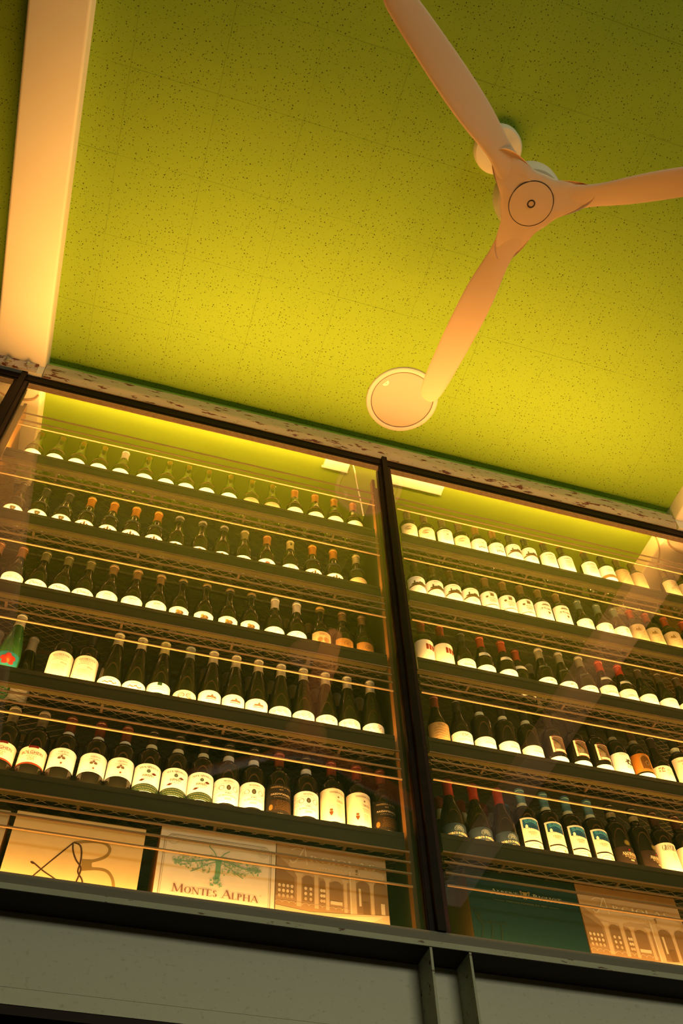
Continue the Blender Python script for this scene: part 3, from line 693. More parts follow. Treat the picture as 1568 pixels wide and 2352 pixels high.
def pr_cgold(p): p.text((.40, .28, .15), 'Chateau', 0, .168, .007, .034, .2); p.rect((.62, .42, .12), -.052, .120, .052, .140); p.lines(PALE, 0, .148, .156, 2, .04)
def pr_cream(p): p.lines((.52, .38, .16), 0, .186, .188, 1, .036, .0022); p.curve((.72, .56, .25), [(-.030, .160), (0, .150), (.030, .158)], .0008); p.curve((.72, .56, .25), [(-.035, .130), (0, .138), (.030, .126)], .0008)
def pr_blit(p): p.text((.62, .42, .18), 'BLITUSK', 0, .140, .012, .044); p.lines((.62, .46, .24), .004, .160, .188, 5, .036, .0022)
def pr_saum(p):
    p.lines((.45, .34, .15), 0, .180, .183, 1, .02, .002); p.rect((.62, .46, .16), -.008, .162, .008, .178); p.ell((.40, .30, .12), -.022, .160, .006, .006); p.serif((.48, .34, .16), 'SAUMUR', 0, .146, .008, .050)
    p.lines((.62, .40, .18), 0, .126, .138, 3, .032, .0026); p.rect((.75, .52, .22), -.05, .108, .05, .112)
def pr_muga(p):
    p.poly((.62, .46, .24), [(-.020, .178), (-.012, .185), (.014, .185), (.020, .178)]); p.lines((.62, .46, .24), 0, .172, .175, 1, .034); p.text((.12, .08, .04), 'Muga', 0, .153, .0125, .044); p.ring((.12, .08, .04), -.024, .158, .005, .005, .0012, 30, 300)
    p.poly((.42, .28, .12), [(.000, .140), (.011, .140), (.010, .130), (.0055, .125), (.001, .130)]); p.lines(PALE, 0, .112, .120, 2, .024)
def pr_gscript(p):
    p.lines((.80, .62, .50), .012, .112, .136, 6, .026, .0026); p.curve((.70, .52, .30), [(-.034, .104), (-.024, .114), (-.018, .108)], .0016); p.text((.66, .46, .30), 'les Amis', .01, .094, .008, .036, .2)
def pr_medal(p):
    c = (.45, .30, .09)
    p.ring(c, -.018, .158, .017, .015, .0012); p.poly(c, [(-.030, .152), (-.026, .166), (-.020, .160), (-.014, .169), (-.008, .158), (-.006, .150), (-.018, .147)]); p.curve((.55, .38, .14), [(-.020, .130), (0, .139), (.016, .133), (.034, .144)], .0013); p.text((.55, .38, .14), 'de Vinya', .012, .122, .007, .034, .3); p.lines((.66, .48, .2), 0, .104, .110, 2, .04)
def pr_mm(p):
    r = (.80, .06, .02)
    for k in range(3): p.poly(r, [(-.006 + k * .013, .134), (.003 + k * .013, .134), (.004 + k * .012, .160), (-.001 + k * .012, .1635), (-.006 + k * .012, .161)])
    p.rect(BLK, .030, .150, .034, .161); p.rect(BLK, .0325, .145, .036, .156); p.lines(PALE, .008, .112, .117, 2, .020)
def pr_gran(p): p.text((.42, .28, .16), 'Granito', 0, .093, .0105, .040); p.ring(PALE, 0, .112, .016, .008, .001, 0, 180); p.rect((.80, .32, .16), -.050, .080, -.047, .127)
def pr_blank(p): p.lines(PALE, .004, .094, .098, 2, .024)
def pr_labru(p): p.text((.26, .12, .05), 'LA BRUJA', .002, .096, .0095, .048); p.lines((.45, .25, .12), .004, .085, .087, 1, .014, .003)
def pr_super(p): p.lines((.74, .56, .40), 0, .122, .136, 4, .050, .0012); p.line((.70, .30, .16), [(-.05, .114), (-.02, .1155), (.02, .1155), (.05, .114)], .0007); p.text((.52, .12, .04), 'SUPERNOVA', 0, .0975, .0115, .066)
def pr_avan(p): p.text((.70, .54, .34), 'AVANCIA', 0, .114, .0068, .036); p.curve(PALE, [(-.030, .096), (-.010, .106), (.008, .098), (.030, .106)], .0008); p.curve(PALE, [(-.020, .088), (0, .096), (.026, .090)], .0008)
def pr_parch(p):
    c = (.42, .24, .09); p.lines(c, 0, .136, .141, 2, .034, .0015)
    for k in range(5): p.curve(c, [(-.028, .124 - k * .011), (-.012, .127 - k * .011), (.004, .123 - k * .011), (.028, .126 - k * .011)], .0011)
def pr_glass(p):
    for s in (-1, 1): p.ring(BRN, .004 + s * .0085, .113, .007, .0065, .0013)
    p.line(BRN, [(-.002, .115), (.004, .1165), (.010, .115)], .001); p.line(BRN, [(-.012, .115), (-.016, .120)], .001); p.line(BRN, [(.020, .115), (.024, .119)], .001); p.serif((.40, .28, .18), 'LAVVOCATA', 0, .090, .0072, .050)
def pr_cursi(p): p.curve((.85, .62, .42), [(-.002, .112), (.004, .116), (.008, .111), (.014, .115), (.02, .111)], .0011); p.text((.85, .66, .46), 'Conteisa', .006, .096, .0075, .034, .2)
def pr_art(p):
    p.rect((.45, .34, .18), -.016, .127, .022, .180); p.ell((.74, .66, .50), -.008, .139, .012, .010); p.line((.06, .04, .03), [(-.020, .172), (.020, .138)], .005); p.line((.80, .42, .30), [(-.004, .178), (.006, .166)], .005); p.line((.42, .10, .06), [(.0, .168), (.020, .150)], .005); p.ell((.75, .50, .10), -.006, .148, .005, .004); p.ell((.25, .18, .09), .012, .136, .009, .007)
    for a in ((-.018, .116, -.018, .184), (.024, .116, .024, .184)): p.rect((.70, .05, .02), a[0] - .001, a[1], a[2] + .001, a[3])
    p.rect((.70, .05, .02), -.018, .182, .024, .184); p.line((.70, .05, .02), [(-.018, .118), (-.008, .116), (.006, .116), (.024, .122)], .0018)
def pr_star(p):
    p.lines((.6, .5, .3), 0, .154, .158, 2, .038, .001)
    for k in range(16):
        a = 2 * PI * k / 16; l = .014 if k % 2 else .019; p.line((.18, .19, .13), [(.014 + .005 * math.cos(a), .124 + .005 * math.sin(a)), (.014 + l * math.cos(a), .124 + l * .85 * math.sin(a))], .003)
    p.lines((.74, .56, .36), .010, .098, .104, 2, .026, .002)
def pr_niche(p):
    p.ring((.92, .66, .20), 0, .146, .022, .024, .003, 0, 180); p.rect((.92, .66, .20), -.022, .112, -.018, .146); p.rect((.92, .66, .20), .018, .112, .022, .146); p.ell((.30, .13, .02), 0, .148, .017, .018); p.rect((.30, .13, .02), -.017, .112, .017, .148)
    p.ring((.80, .58, .2), .004, .136, .007, .009, .002); p.ell((.10, .05, .02), .004, .133, .0035, .004); p.rect((.72, .42, .1), -.02, .106, .02, .111)
def pr_villa(p):
    rd = random.Random(5)
    for k in range(14): p.ell((.85, .46, .34), -.022 + rd.uniform(-.009, .009), .122 + rd.uniform(-.010, .010), .0028, .0022)
    p.serif((.82, .50, .36), 'BAROLO', .012, .118, .006, .030); p.serif((.82, .56, .38), 'VILLERO', .012, .104, .006, .034)
def pr_guido(p):
    c = (.20, .13, .06)
    p.text(c, 'GUIDO PORRO', .0, .176, .0068, .062); p.text(c, 'BAROLO', .004, .156, .0125, .044); p.line(c, [(-.03, .150), (.03, .150)], .0007); p.ell(c, .008, .140, .003, .003)
    for k in range(10):
        a = 2 * PI * k / 10; p.ell((.45, .28, .10), .006 + .012 * math.cos(a), .118 + .008 * math.sin(a), .004, .003, 8, a)
def pr_marco(p):
    for k in range(6):
        a = PI * k / 5; p.ring((.5, .65, .7), .004 + .010 * math.cos(a), .093 + .008 * math.sin(a), .006, .006, .0014)
    p.ring((.5, .65, .7), .004, .096, .007, .007, .0014); p.ring((.5, .65, .7), .004, .096, .003, .003, .001)
    p.serif((2.6, 2.1, 1.2), 'MARCO PORELLO', .0, .0745, .0072, .068); p.lines((.8, .66, .4), .004, .067, .069, 1, .014, .0018)
def pr_sea(p):
    p.rect((.03, .26, .62), -.028, .1365, .028, .1705); p.poly((.10, .80, 1.3), [(-.028, .1595), (-.010, .165), (.010, .159), (.028, .163), (.028, .1705), (-.028, .1705)]); p.curve((.4, 1.4, 1.7), [(-.020, .158), (0, .161), (.018, .156), (.027, .158)], .0018); p.curve((.4, 1.4, 1.7), [(-.008, .166), (.006, .168), (.020, .165)], .0014)
    p.poly((.02, .15, .38), [(-.028, .1365), (-.028, .147), (-.010, .144), (.008, .151), (.028, .1445), (.028, .1365)]); p.poly((2.6, 2.3, 1.7), [(-.028, .1365), (-.028, .141), (-.010, .1395), (.006, .1365)]); p.rect((3.2, 3.0, 2.4), -.021, .1395, -.013, .149); p.rect((3.2, 3.0, 2.4), -.0185, .149, -.0155, .152)
    p.serif((.66, .50, .36), 'LEONE', 0, .1215, .006, .030); p.lines((.72, .56, .40), 0, .114, .118, 2, .020, .0014); p.rect((.03, .02, .015), -.033, .091, .033, .0955)
    p.ring(PALE, 0, .066, .024, .018, .0012, 20, 160); p.lines(PALE, 0, .074, .077, 1, .026); p.ell((.85, .60, .50), .014, .074, .004, .004)
def pr_amar(p):
    p.poly((.75, .02, .02), [(0, .1135), (.0035, .118), (.0025, .1205), (0, .119), (-.0025, .1205), (-.0035, .118)]); p.serif((2.4, 2.0, 1.3), 'AMARONE', 0, .099, .0105, .054); p.lines((.80, .64, .36), 0, .091, .0955, 2, .042, .0026, .05); p.lines((.80, .64, .36), 0, .0862, .0868, 1, .022, .003, 0); p.rect((.92, .80, .52), -.006, .0775, .006, .0825)
def pr_gros(p): p.serif((.08, .06, .04), 'GROSJEAN', .004, .141, .019, .066, flare=.10); p.lines((.85, .72, .52), .008, .110, .130, 4, .016)

# kind: profile, glass, (z0, z1, half width deg, paper), print, capsule (colour, length), extras
K = {
 'A': ('burg', BCLEAR, (.03, .123, 84, W), pr_A, None, dict(collar=(.155, .164, GLD)), 'pale glass bottle with white label'),
 'AW': ('burg', BCLEAR, (.03, .123, 84, W), pr_A, ((.85, .80, .66), .058), dict(collar=(.155, .160, GLD)), 'pale glass bottle with white capsule'),
 'AG': ('burg', BCLEAR, (.03, .126, 84, (.70, .58, .34)), pr_AG, None, dict(collar=(.156, .165, GLD)), 'pale glass bottle with golden label'),
 'AO': ('burg', BOLIVE, (.03, .129, 84, IV), pr_AO, ((.62, .26, .04), .058), dict(collar=(.160, .166, GLD)), 'olive glass bottle with orange capsule'),
 'crest': ('burg', BDARK, (.03, .118, 84, W), pr_crest, ((.05, .05, .03), .058), dict(collar=(.168, .176, (.62, .58, .44))), 'dark bottle with shield-crested white label'),
 'coat': ('burg', BDARK, (.03, .114, 84, W), pr_coat, ((.72, .28, .03), .060), dict(collar=(.170, .188, (.40, .40, .28)), rim=(.95, .55, .08)), 'orange-capped bottle with winged-emblem label'),
 'pale': ('burg', BDARK, (.03, .100, 84, W), pr_pale, ((.10, .09, .05), .030), dict(rim=(.70, .66, .52)), 'dark-capped bottle with low plain white label'),
 'olive': ('burg', BDARK, (.03, .104, 84, W), pr_olive, ((.34, .30, .11), .056), dict(rim=(.60, .56, .32)), 'olive-capped bottle with low white label'),
 'seal': ('burg', BDARK, (.03, .114, 84, W), pr_seal, ((.60, .26, .06), .056), {}, 'orange-capped bottle with red seal on label'),
 'pinkp': ('burg', BDARK, (.03, .113, 84, W), pr_pinkp, ((.68, .58, .22), .056), dict(capmark=BLK), 'yellow-capped bottle with pink print'),
 'yscript': ('burg', BDARK, (.03, .120, 84, YL), pr_yscript, ((.66, .56, .24), .058), dict(collar=(.172, .186, (.48, .46, .32))), 'yellow-capped bottle with pale yellow label'),
 'paral': ('burg', BDARK, (.03, .126, 72, W), pr_paral, ((.40, .17, .05), .058), {}, 'brown-capped bottle with large-lettered label'),
 'docil': ('burg', BDARK, (.03, .113, 84, W), pr_docil, ((.19, .17, .06), .052), {}, 'olive-capped bottle with round-lettered label'),
 'jamet': ('burg', BDARK, (.03, .124, 72, W), pr_jamet, ((.27, .16, .05), .052), dict(rim=(.5, .36, .16)), 'brown-capped bottle with script label'),
 'pic': ('burg', BDARK, (.03, .118, 62, W), pr_pic, ((.05, .045, .025), .026), dict(rim=(.45, .28, .05)), 'dark-capped bottle with small picture label'),
 'wswirl': ('burg', BDARK, (.03, .113, 84, W), pr_wswirl, ((.80, .74, .60), .056), {}, 'white-capped bottle with faint swirl label'),
 'castle': ('burg', BDARK, (.03, .136, 68, (.80, .58, .30)), pr_castle, ((.20, .13, .03), .026), dict(rim=(.75, .45, .05)), 'dark bottle with orange castle label'),
 'amber': ('burg', BDARK, (.03, .125, 60, (.42, .22, .05)), pr_amber, ((.20, .11, .04), .052), {}, 'dull-capped bottle with dark amber label'),
 'flower': ('hock', BGREEN, (.078, .135, 70, (.02, .30, .38)), pr_flower, ((.66, .62, .46), .052), {}, 'green bottle with red flower on teal label'),
 'neu': ('bord', BBLACK, (.02, .175, 86, (.86, .76, .66)), pr_neu, ((.02, .018, .015), .058), {}, 'black bottle with tall pink-white label'),
 'vine': ('hock', BDARK, (.03, .108, 84, W), pr_vine, ((.66, .60, .38), .056), dict(capmark=BLK), 'slim cream-capped bottle with vine-band label'),
 'gtab': ('hock', BDARK, (.03, .120, 84, W), pr_gtab, ((.55, .52, .22), .058), {}, 'slim bottle with green tab on label'),
 'gswirl': ('hock', BDARK, (.03, .108, 84, (.86, .74, .58)), pr_gswirl, ((.30, .33, .28), .056), {}, 'slim grey-capped bottle with big curls label'),
 'mount': ('hock', BDARK, (.03, .126, 80, W), pr_mount, ((.66, .60, .42), .058), {}, 'slim cream-capped bottle with hill emblem label'),
 'flour': ('hock', BDARK, (.03, .113, 80, W), pr_flour, ((.66, .61, .44), .058), {}, 'slim cream-capped bottle with flourished label'),
 'bolg': ('bord', BBLACK, (.100, .158, 84, (.86, .74, .64)), pr_bolg, ((.26, .21, .12), .056), dict(rim=(.7, .6, .4)), 'black bottle with pink label and red lettering'),
 'chi': ('bord', BBLACK, (.105, .169, 84, W), pr_chi, ((.22, .03, .015), .056), dict(band=(.228, .245, (.62, .54, .36))), 'black bottle with red capsule and white band'),
 'selv': ('bord', BBLACK, (.070, .164, 84, W), pr_selv, ((.03, .02, .012), .056), dict(band=(.232, .250, (.42, .38, .24))), 'black bottle with red diamonds above green strip'),
 'mont': ('bord', BBLACK, (.074, .159, 84, W), pr_mont, ((.02, .016, .012), .054), dict(band=(.236, .256, (.60, .54, .38))), 'black bottle with belted white label'),
 'passa': ('bord', BBLACK, (.060, .169, 84, (.018, .014, .010)), pr_passa, ((.30, .05, .02), .054), {}, 'black bottle with black and gold label'),
 'mass': ('bord', BBLACK, (.070, .185, 84, (.86, .78, .60)), pr_mass, ((.34, .03, .02), .054), {}, 'red-capped bottle with tall cream label'),
 'map': ('bord', BOLIVE, (.03, .181, 80, (.84, .76, .56)), pr_map, ((.34, .19, .07), .056), dict(collar=(.205, .212, BRN)), 'brown-capped bottle with sketched label'),
 'dof': ('bord', BOLIVE, (.03, .197, 74, W), pr_dof, ((.28, .20, .06), .056), {}, 'dull-capped bottle with tall plain ivory label'),
 'vin': ('bord', BOLIVE, (.03, .185, 84, W), pr_vin, ((.66, .33, .05), .056), {}, 'orange-capped bottle with monogram label'),
 'chat': ('bord', BOLIVE, (.03, .203, 84, W), pr_chat, ((.10, .09, .04), .056), {}, 'dark-capped bottle with country-house label'),
 'porr': ('bord', BOLIVE, (.03, .203, 84, W), pr_porr, ((.12, .10, .04), .054), dict(rim=(.60, .10, .03)), 'bottle with red-tipped cap and lettered label'),
 'cgold': ('bord', BOLIVE, (.03, .200, 84, W), pr_cgold, ((.10, .09, .04), .054), {}, 'dark-capped bottle with gold-based label'),
 'cream': ('bord', BOLIVE, (.03, .203, 84, (.80, .66, .36)), pr_cream, ((.30, .17, .05), .056), {}, 'brown-capped bottle with plain yellowish label'),
 'blit': ('bord', BOLIVE, (.03, .203, 80, (.84, .74, .50)), pr_blit, ((.16, .10, .04), .054), {}, 'bottle with narrow pale label'),
 'chat2': ('bord', BDARK, (.062, .187, 84, W), pr_chat2, ((.12, .03, .012), .054), {}, 'dark-capped bottle with country-house label'),
 'saum': ('bord', BDARK, (.03, .191, 84, W), pr_saum, ((.42, .22, .07), .056), dict(rim=(.62, .36, .14)), 'brown-capped bottle with square-emblem label'),
 'muga': ('bord', BDARK, (.03, .201, 80, W), pr_muga, ((.42, .24, .08), .054), {}, 'brown-capped bottle with bold black name label'),
 'gscript': ('burg', BDARK, (.03, .150, 84, W), pr_gscript, ((.22, .30, .22), .058), {}, 'grey-green-capped bottle with white script label'),
 'medal': ('bord', BDARK, (.03, .188, 84, (.82, .70, .42)), pr_medal, ((.60, .07, .02), .056), dict(capmark=(.8, .75, .6)), 'red-capped bottle with medallion label'),
 'mm': ('bord', BDARK, (.03, .184, 84, (.86, .80, .66)), pr_mm, ((.42, .045, .015), .056), {}, 'red-capped bottle with three red bars'),
 'gran': ('burg', BDARK, (.03, .127, 74, W), pr_gran, ((.05, .045, .03), .050), {}, 'dark-necked bottle with pink-edged label'),
 'blank': ('burg', BDARK, (.03, .115, 84, W), pr_blank, ((.46, .05, .018), .060), dict(front=(.168, .188, (.55, .54, .42))), 'red-capped bottle with blank white label'),
 'labru': ('burg', BDARK, (.03, .115, 84, W), pr_labru, ((.34, .32, .20), .056), dict(rim=(.62, .60, .46), front=(.172, .184, (.14, .15, .08))), 'khaki-capped bottle with capital-lettered label'),
 'super': ('burg', BDARK, (.03, .138, 80, W), pr_super, ((.62, .05, .02), .056), dict(front=(.172, .188, (.50, .50, .38))), 'red-capped bottle with red-lettered label'),
 'avan': ('burg', BDARK, (.03, .133, 84, W), pr_avan, ((.09, .06, .03), .054), {}, 'dark bottle with pale brown-lettered label'),
 'parch': ('burg', BDARK, (.03, .150, 84, (.62, .44, .20)), pr_parch, ((.20, .04, .02), .056), {}, 'dark bottle with handwritten parchment label'),
 'glass': ('burg', BBLACK, (.03, .128, 84, W), pr_glass, ((.02, .016, .012), .054), {}, 'black bottle with spectacles on label'),
 'cursi': ('bord', BBLACK, (.03, .123, 84, W), pr_cursi, ((.02, .016, .012), .056), dict(band=(.232, .252, (.50, .44, .28))), 'black bottle with faint cursive label'),
 'art': ('bord', BBLACK, (.116, .184, 40, (.80, .72, .52)), pr_art, ((.02, .016, .012), .056), dict(low=(.03, .096)), 'black bottle with red-framed picture label'),
 'star': ('bord', BBLACK, (.03, .164, 78, W), pr_star, ((.02, .016, .012), .056), dict(band=(.234, .252, (.42, .36, .20))), 'black bottle with dark starburst label'),
 'niche': ('bord', BBLACK, (.100, .177, 78, (.74, .28, .03)), pr_niche, ((.08, .03, .012), .056), dict(band=(.234, .252, (.40, .32, .16)), low=(.03, .093)), 'black bottle with orange niche label'),
 'villa': ('burg', BBLACK, (.03, .140, 84, (.86, .74, .62)), pr_villa, ((.03, .016, .012), .056), {}, 'black bottle with pink floral label'),
 'guido': ('bord', BBLACK, (.03, .196, 80, (.86, .80, .62)), pr_guido, ((.02, .016, .012), .056), dict(band=(.236, .256, (.55, .46, .24))), 'black bottle with tall capital-lettered label'),
 'marco': ('burg', BBLACK, (.03, .114, 84, (.022, .050, .085)), pr_marco, ((.42, .035, .02), .062), {}, 'red-capped bottle with slate rose label'),
 'sea': ('bord', BBLACK, (.03, .177, 52, (.86, .72, .56)), pr_sea, ((.15, .40, .52), .058), dict(band=(.229, .247, (.55, .46, .26))), 'blue-capped bottle with seascape label'),
 'amar': ('bord', BBLACK, (.03, .129, 78, (.030, .016, .010)), pr_amar, ((.02, .016, .012), .036), dict(band=(.252, .270, (.36, .32, .18)), medal=(.143, .0095)), 'black bottle with red heart on black label'),
 'gros': ('bord', BBLACK, (.03, .169, 84, (.86, .78, .62)), pr_gros, ((.10, .025, .015), .056), dict(capmark=(.6, .55, .4)), 'black bottle with tall-lettered ivory label'),
 'bkcream': ('hock', BDARK, (.03, .113, 84, (.6, .55, .42)), None, ((.42, .39, .28), .066), {}, 'half-hidden cream-capped bottle'),
 'bkdull': ('burg', BDARK, (.03, .113, 84, (.5, .4, .25)), None, ((.34, .24, .12), .052), {}, 'half-hidden brown-capped bottle'),
 'bkred': ('burg', BBLACK, (.03, .110, 84, (.1, .1, .09)), None, ((.30, .03, .02), .046), dict(front=(.200, .245, (.42, .42, .30))), 'half-hidden red-capped bottle with white neck label'),
 'bkblue': ('bord', BBLACK, (.03, .17, 52, (.6, .5, .4)), None, ((.15, .40, .52), .058), dict(band=(.229, .247, (.55, .46, .26))), 'half-hidden blue-capped bottle'),
 'bkkhaki': ('burg', BDARK, (.03, .113, 84, (.6, .55, .42)), None, ((.34, .32, .20), .052), dict(rim=(.62, .60, .46)), 'half-hidden khaki-capped bottle'),
 'bkolive': ('bord', BDARK, (.03, .19, 84, (.12, .12, .05)), None, ((.10, .09, .04), .054), {}, 'half-hidden dark unlabelled bottle'),
}
def label_sheet(r, z0, z1, half, shrink=0.0):
    a = math.radians(half); n = 26; mb = MB(); v = []
    for k in range(n + 1):
        t = -a + 2 * a * k / n; v += [(r * math.sin(t), -r * math.cos(t), z0), (r * math.sin(t), -r * math.cos(t), z1)]
    return mb.add(v, [(2 * k, 2 * k + 2, 2 * k + 3, 2 * k + 1) for k in range(n)])
KIT = {}
BODY = {}
def kit(kind):
    """meshes of a kind, built once: (part, mesh, [(sub-part, mesh)])"""
    if kind in KIT: return KIT[kind]
    prof, glass, lab, pr, cap, ex, desc = K[kind]; parts = []
    key = (prof, glass.name)
    if key not in BODY: BODY[key] = MB().lathe(PROF[prof], 28).mesh('glass_body', glass, True)
    parts.append(('glass_body', BODY[key], []))
    rb = max(r for r, z in PROF[prof]); H = PROF[prof][-1][1]
    if cap:
        c, ln = cap; z0 = H - ln
        P = [(rr + .0007, z) for rr, z in band_profile(prof, z0, H - .003, 0)]; P = [(P[0][0] - .0006, z0)] + P + [(.0140, H + .0008), (0, H + .0010)]
        subs = []
        if 'rim' in ex: subs.append(('capsule_rim', MB().lathe([(.0167, H - .011), (.0170, H - .010), (.0170, H - .004), (.0160, H - .001), (.0140, H + .0013), (0, H + .0014)], 20).mesh('capsule_rim', foil(ex['rim']), True)))
        if 'capmark' in ex:
            q = Print(); q.ell(ex['capmark'], .0, H - ln * .55, .0035, .006, 10)
            for col, V, F in q.on_cylinder(.0162): subs.append(('capsule_mark', MB().add(V, F).mesh('capsule_mark', ink(col))))
        parts.append(('capsule', MB().lathe(P, 20).mesh('capsule', foil(c), True), subs))
    else:
        parts.append(('cork', MB().lathe([(.0001, H + .0002), (.0115, H + .0002), (.0115, H + .0012), (0, H + .0012)], 14).mesh('cork', CARTON, True), []))
    z0, z1, half, col = lab; subs = []
    if pr:
        q = Print(); pr(q); n = 0
        for c, V, F in q.on_cylinder(rb + .0010 + .0):
            subs.append(('label_print', MB().add(V, F).mesh('label_print', ink(c))))
    parts.append(('front_label', label_sheet(rb + .0005, z0, z1, half).mesh('front_label', paper(col), True), subs))
    if 'low' in ex: parts.append(('lower_label', label_sheet(rb + .0005, ex['low'][0], ex['low'][1], 62).mesh('lower_label', paper(W), True), []))
    if 'collar' in ex:
        a, b, c = ex['collar']; parts.append(('neck_collar', MB().lathe(band_profile(prof, a, b, .0006), 24).mesh('neck_collar', ink(c), True), []))
    if 'front' in ex:
        a, b, c = ex['front']; parts.append(('neck_label', MB().lathe(band_profile(prof, a, b, .0007), 18, (0, 0, 0), -.95, .95).mesh('neck_label', paper(tuple(min(.9, x * 1.8) for x in c)), True), []))
    if 'band' in ex:
        a, b, c = ex['band']
        P = [(max(r, .0150) + .0012, z) for r, z in band_profile(prof, a, b, 0)]
        parts.append(('neck_band', MB().lathe(P, 22).mesh('neck_band', paper(tuple(min(.9, x * 2.2) for x in c)), True), []))
    if 'medal' in ex:
        z, r = ex['medal']; q = Print(); q.ell((.20, .15, .05), 0, z, r * 1.15, r * 1.15, 20); g1 = list(q.on_cylinder(rb + .0006))[0]
        q2 = Print(); q2.ell((.50, .42, .06), 0, z, r * .8, r * .8, 18); g2 = list(q2.on_cylinder(rb + .0011))[0]
        parts.append(('medallion', MB().add(g1[1], g1[2]).mesh('medallion', ink(g1[0])), [('medallion_centre', MB().add(g2[1], g2[2]).mesh('medallion_centre', ink(g2[0])))]))
    KIT[kind] = parts
    return parts
def bottle(kind, x, y, z, label, group, turn=0.0):
    o = empty('wine_bottle', (x, y, z), label, 'bottle', group); o.rotation_euler = (0, 0, turn)
    for nm, me, subs in kit(kind):
        c = put(nm, me, o)
        for sn, sm in subs: put(sn, sm, c)
    return o
ROWS=[
('L',0,[(-0.515,'A'),(-0.429,'A'),(-0.345,'A'),(-0.258,'A'),(-0.172,'AW'),(-0.076,'A'),(0.011,'A'),(0.093,'A'),(0.178,'A'),(0.271,'A'),(0.364,'AG'),(0.453,'AG'),(0.551,'AO'),(0.641,'AO'),(0.726,'AO'),(0.812,'AO')]),
('L',1,[(-0.498,'crest'),(-0.412,'crest'),(-0.326,'crest'),(-0.243,'coat'),(-0.157,'coat'),(-0.073,'coat'),(0.012,'coat'),(0.095,'pale'),(0.185,'pale'),(0.270,'pale'),(0.353,'olive'),(0.443,'seal'),(0.537,'pinkp'),(0.628,'coat'),(0.714,'coat'),(0.810,'yscript')]),
('L',2,[(-0.489,'paral'),(-0.410,'paral'),(-0.331,'docil'),(-0.254,'docil'),(-0.178,'docil'),(-0.098,'jamet'),(-0.014,'jamet'),(0.069,'jamet'),(0.148,'pic'),(0.234,'pic'),(0.319,'pic'),(0.398,'pic'),(0.486,'wswirl'),(0.567,'wswirl'),(0.656,'castle'),(0.740,'amber'),(0.816,'amber')]),
('L',3,[(-0.424,'flower'),(-0.336,'flower'),(-0.183,'neu'),(-0.106,'neu'),(-0.025,'vine'),(0.050,'vine'),(0.126,'gtab'),(0.209,'gswirl'),(0.287,'mount'),(0.363,'mount'),(0.439,'mount'),(0.517,'flour'),(0.594,'flour'),(0.671,'flour'),(0.748,'flour'),(0.830,'flour')]),
('L',4,[(-0.264,'bolg'),(-0.181,'bolg'),(-0.102,'chi'),(-0.017,'chi'),(0.060,'chi'),(0.137,'selv'),(0.215,'selv'),(0.290,'selv'),(0.366,'mont'),(0.442,'mont'),(0.520,'passa'),(0.604,'mont'),(0.684,'mass'),(0.765,'mass'),(0.843,'passa')]),
('R',0,[(1.061,'map'),(1.141,'map'),(1.226,'dof'),(1.305,'map'),(1.385,'vin'),(1.468,'vin'),(1.550,'chat'),(1.626,'chat'),(1.720,'porr'),(1.805,'porr'),(1.924,'porr'),(2.009,'cgold'),(2.088,'cream'),(2.165,'cream'),(2.333,'blit'),(2.411,'blit')]),
('R',1,[(1.059,'chat2'),(1.136,'chat2'),(1.214,'chat2'),(1.290,'chat2'),(1.372,'saum'),(1.452,'saum'),(1.531,'saum'),(1.612,'muga'),(1.696,'muga'),(1.794,'gscript'),(1.884,'gscript'),(1.963,'gscript'),(2.045,'medal'),(2.121,'medal'),(2.211,'medal'),(2.300,'medal')]),
('R',2,[(1.052,'mm'),(1.128,'mm'),(1.212,'gran'),(1.290,'blank'),(1.378,'blank'),(1.450,'blank'),(1.536,'labru'),(1.621,'labru'),(1.707,'labru'),(1.793,'super'),(1.877,'super'),(1.962,'avan'),(2.050,'avan'),(2.135,'avan')]),
('R',3,[(1.062,'parch'),(1.144,'glass'),(1.227,'cursi'),(1.314,'cursi'),(1.401,'cursi'),(1.492,'art'),(1.579,'art'),(1.661,'art'),(1.740,'star'),(1.822,'niche'),(1.900,'villa'),(1.994,'guido')]),
('R',4,[(1.066,'marco'),(1.151,'marco'),(1.237,'marco'),(1.316,'sea'),(1.398,'sea'),(1.476,'sea'),(1.555,'sea'),(1.634,'amar'),(1.717,'amar'),(1.794,'gros'),(1.876,'gros')]),
]
BY = 0.105
YOFF = {('R', 2, 5): 0.030, ('R', 3, 10): 0.0}
TURN = {('R', 4, 8): 0.45, ('R', 4, 7): 0.12}
NTH = ['first', 'second', 'third', 'fourth', 'fifth', 'sixth', 'seventh', 'eighth', 'ninth', 'tenth', 'eleventh', 'twelfth', 'thirteenth', 'fourteenth', 'fifteenth', 'sixteenth', 'seventeenth']
rt = random.Random(11)
for side, k, row in ROWS:
    for i, (x, kind) in enumerate(row):
        lab = "%s, %s from left, %s cabinet's %s shelf" % (K[kind][6], NTH[i], SIDE[side], ORD[k])
        bottle(kind, x, BY + YOFF.get((side, k, i), 0.0), FLOORZ[side][k], lab, '%s cabinet bottles on the %s shelf' % (SIDE[side], ORD[k]), TURN.get((side, k, i), rt.uniform(-.05, .05)))
BACK = [('L', 3, [(-0.402, 'bkcream'), (-0.290, 'bkcream'), (0.274, 'bkcream'), (0.351, 'bkcream'), (0.429, 'bkcream'), (0.506, 'bkcream'), (0.583, 'bkcream'), (0.663, 'bkcream'), (0.739, 'bkcream'), (0.821, 'bkcream')]),
        ('L', 2, [(0.552, 'bkdull'), (0.638, 'bkdull'), (0.723, 'bkdull'), (0.798, 'bkdull')]),
        ('R', 4, [(1.070, 'bkred'), (1.147, 'bkred'), (1.223, 'bkred'), (1.303, 'bkblue'), (1.389, 'bkblue'), (1.466, 'bkblue')]),
        ('R', 2, [(1.537, 'bkkhaki')]), ('R', 0, [(2.255, 'bkolive')])]
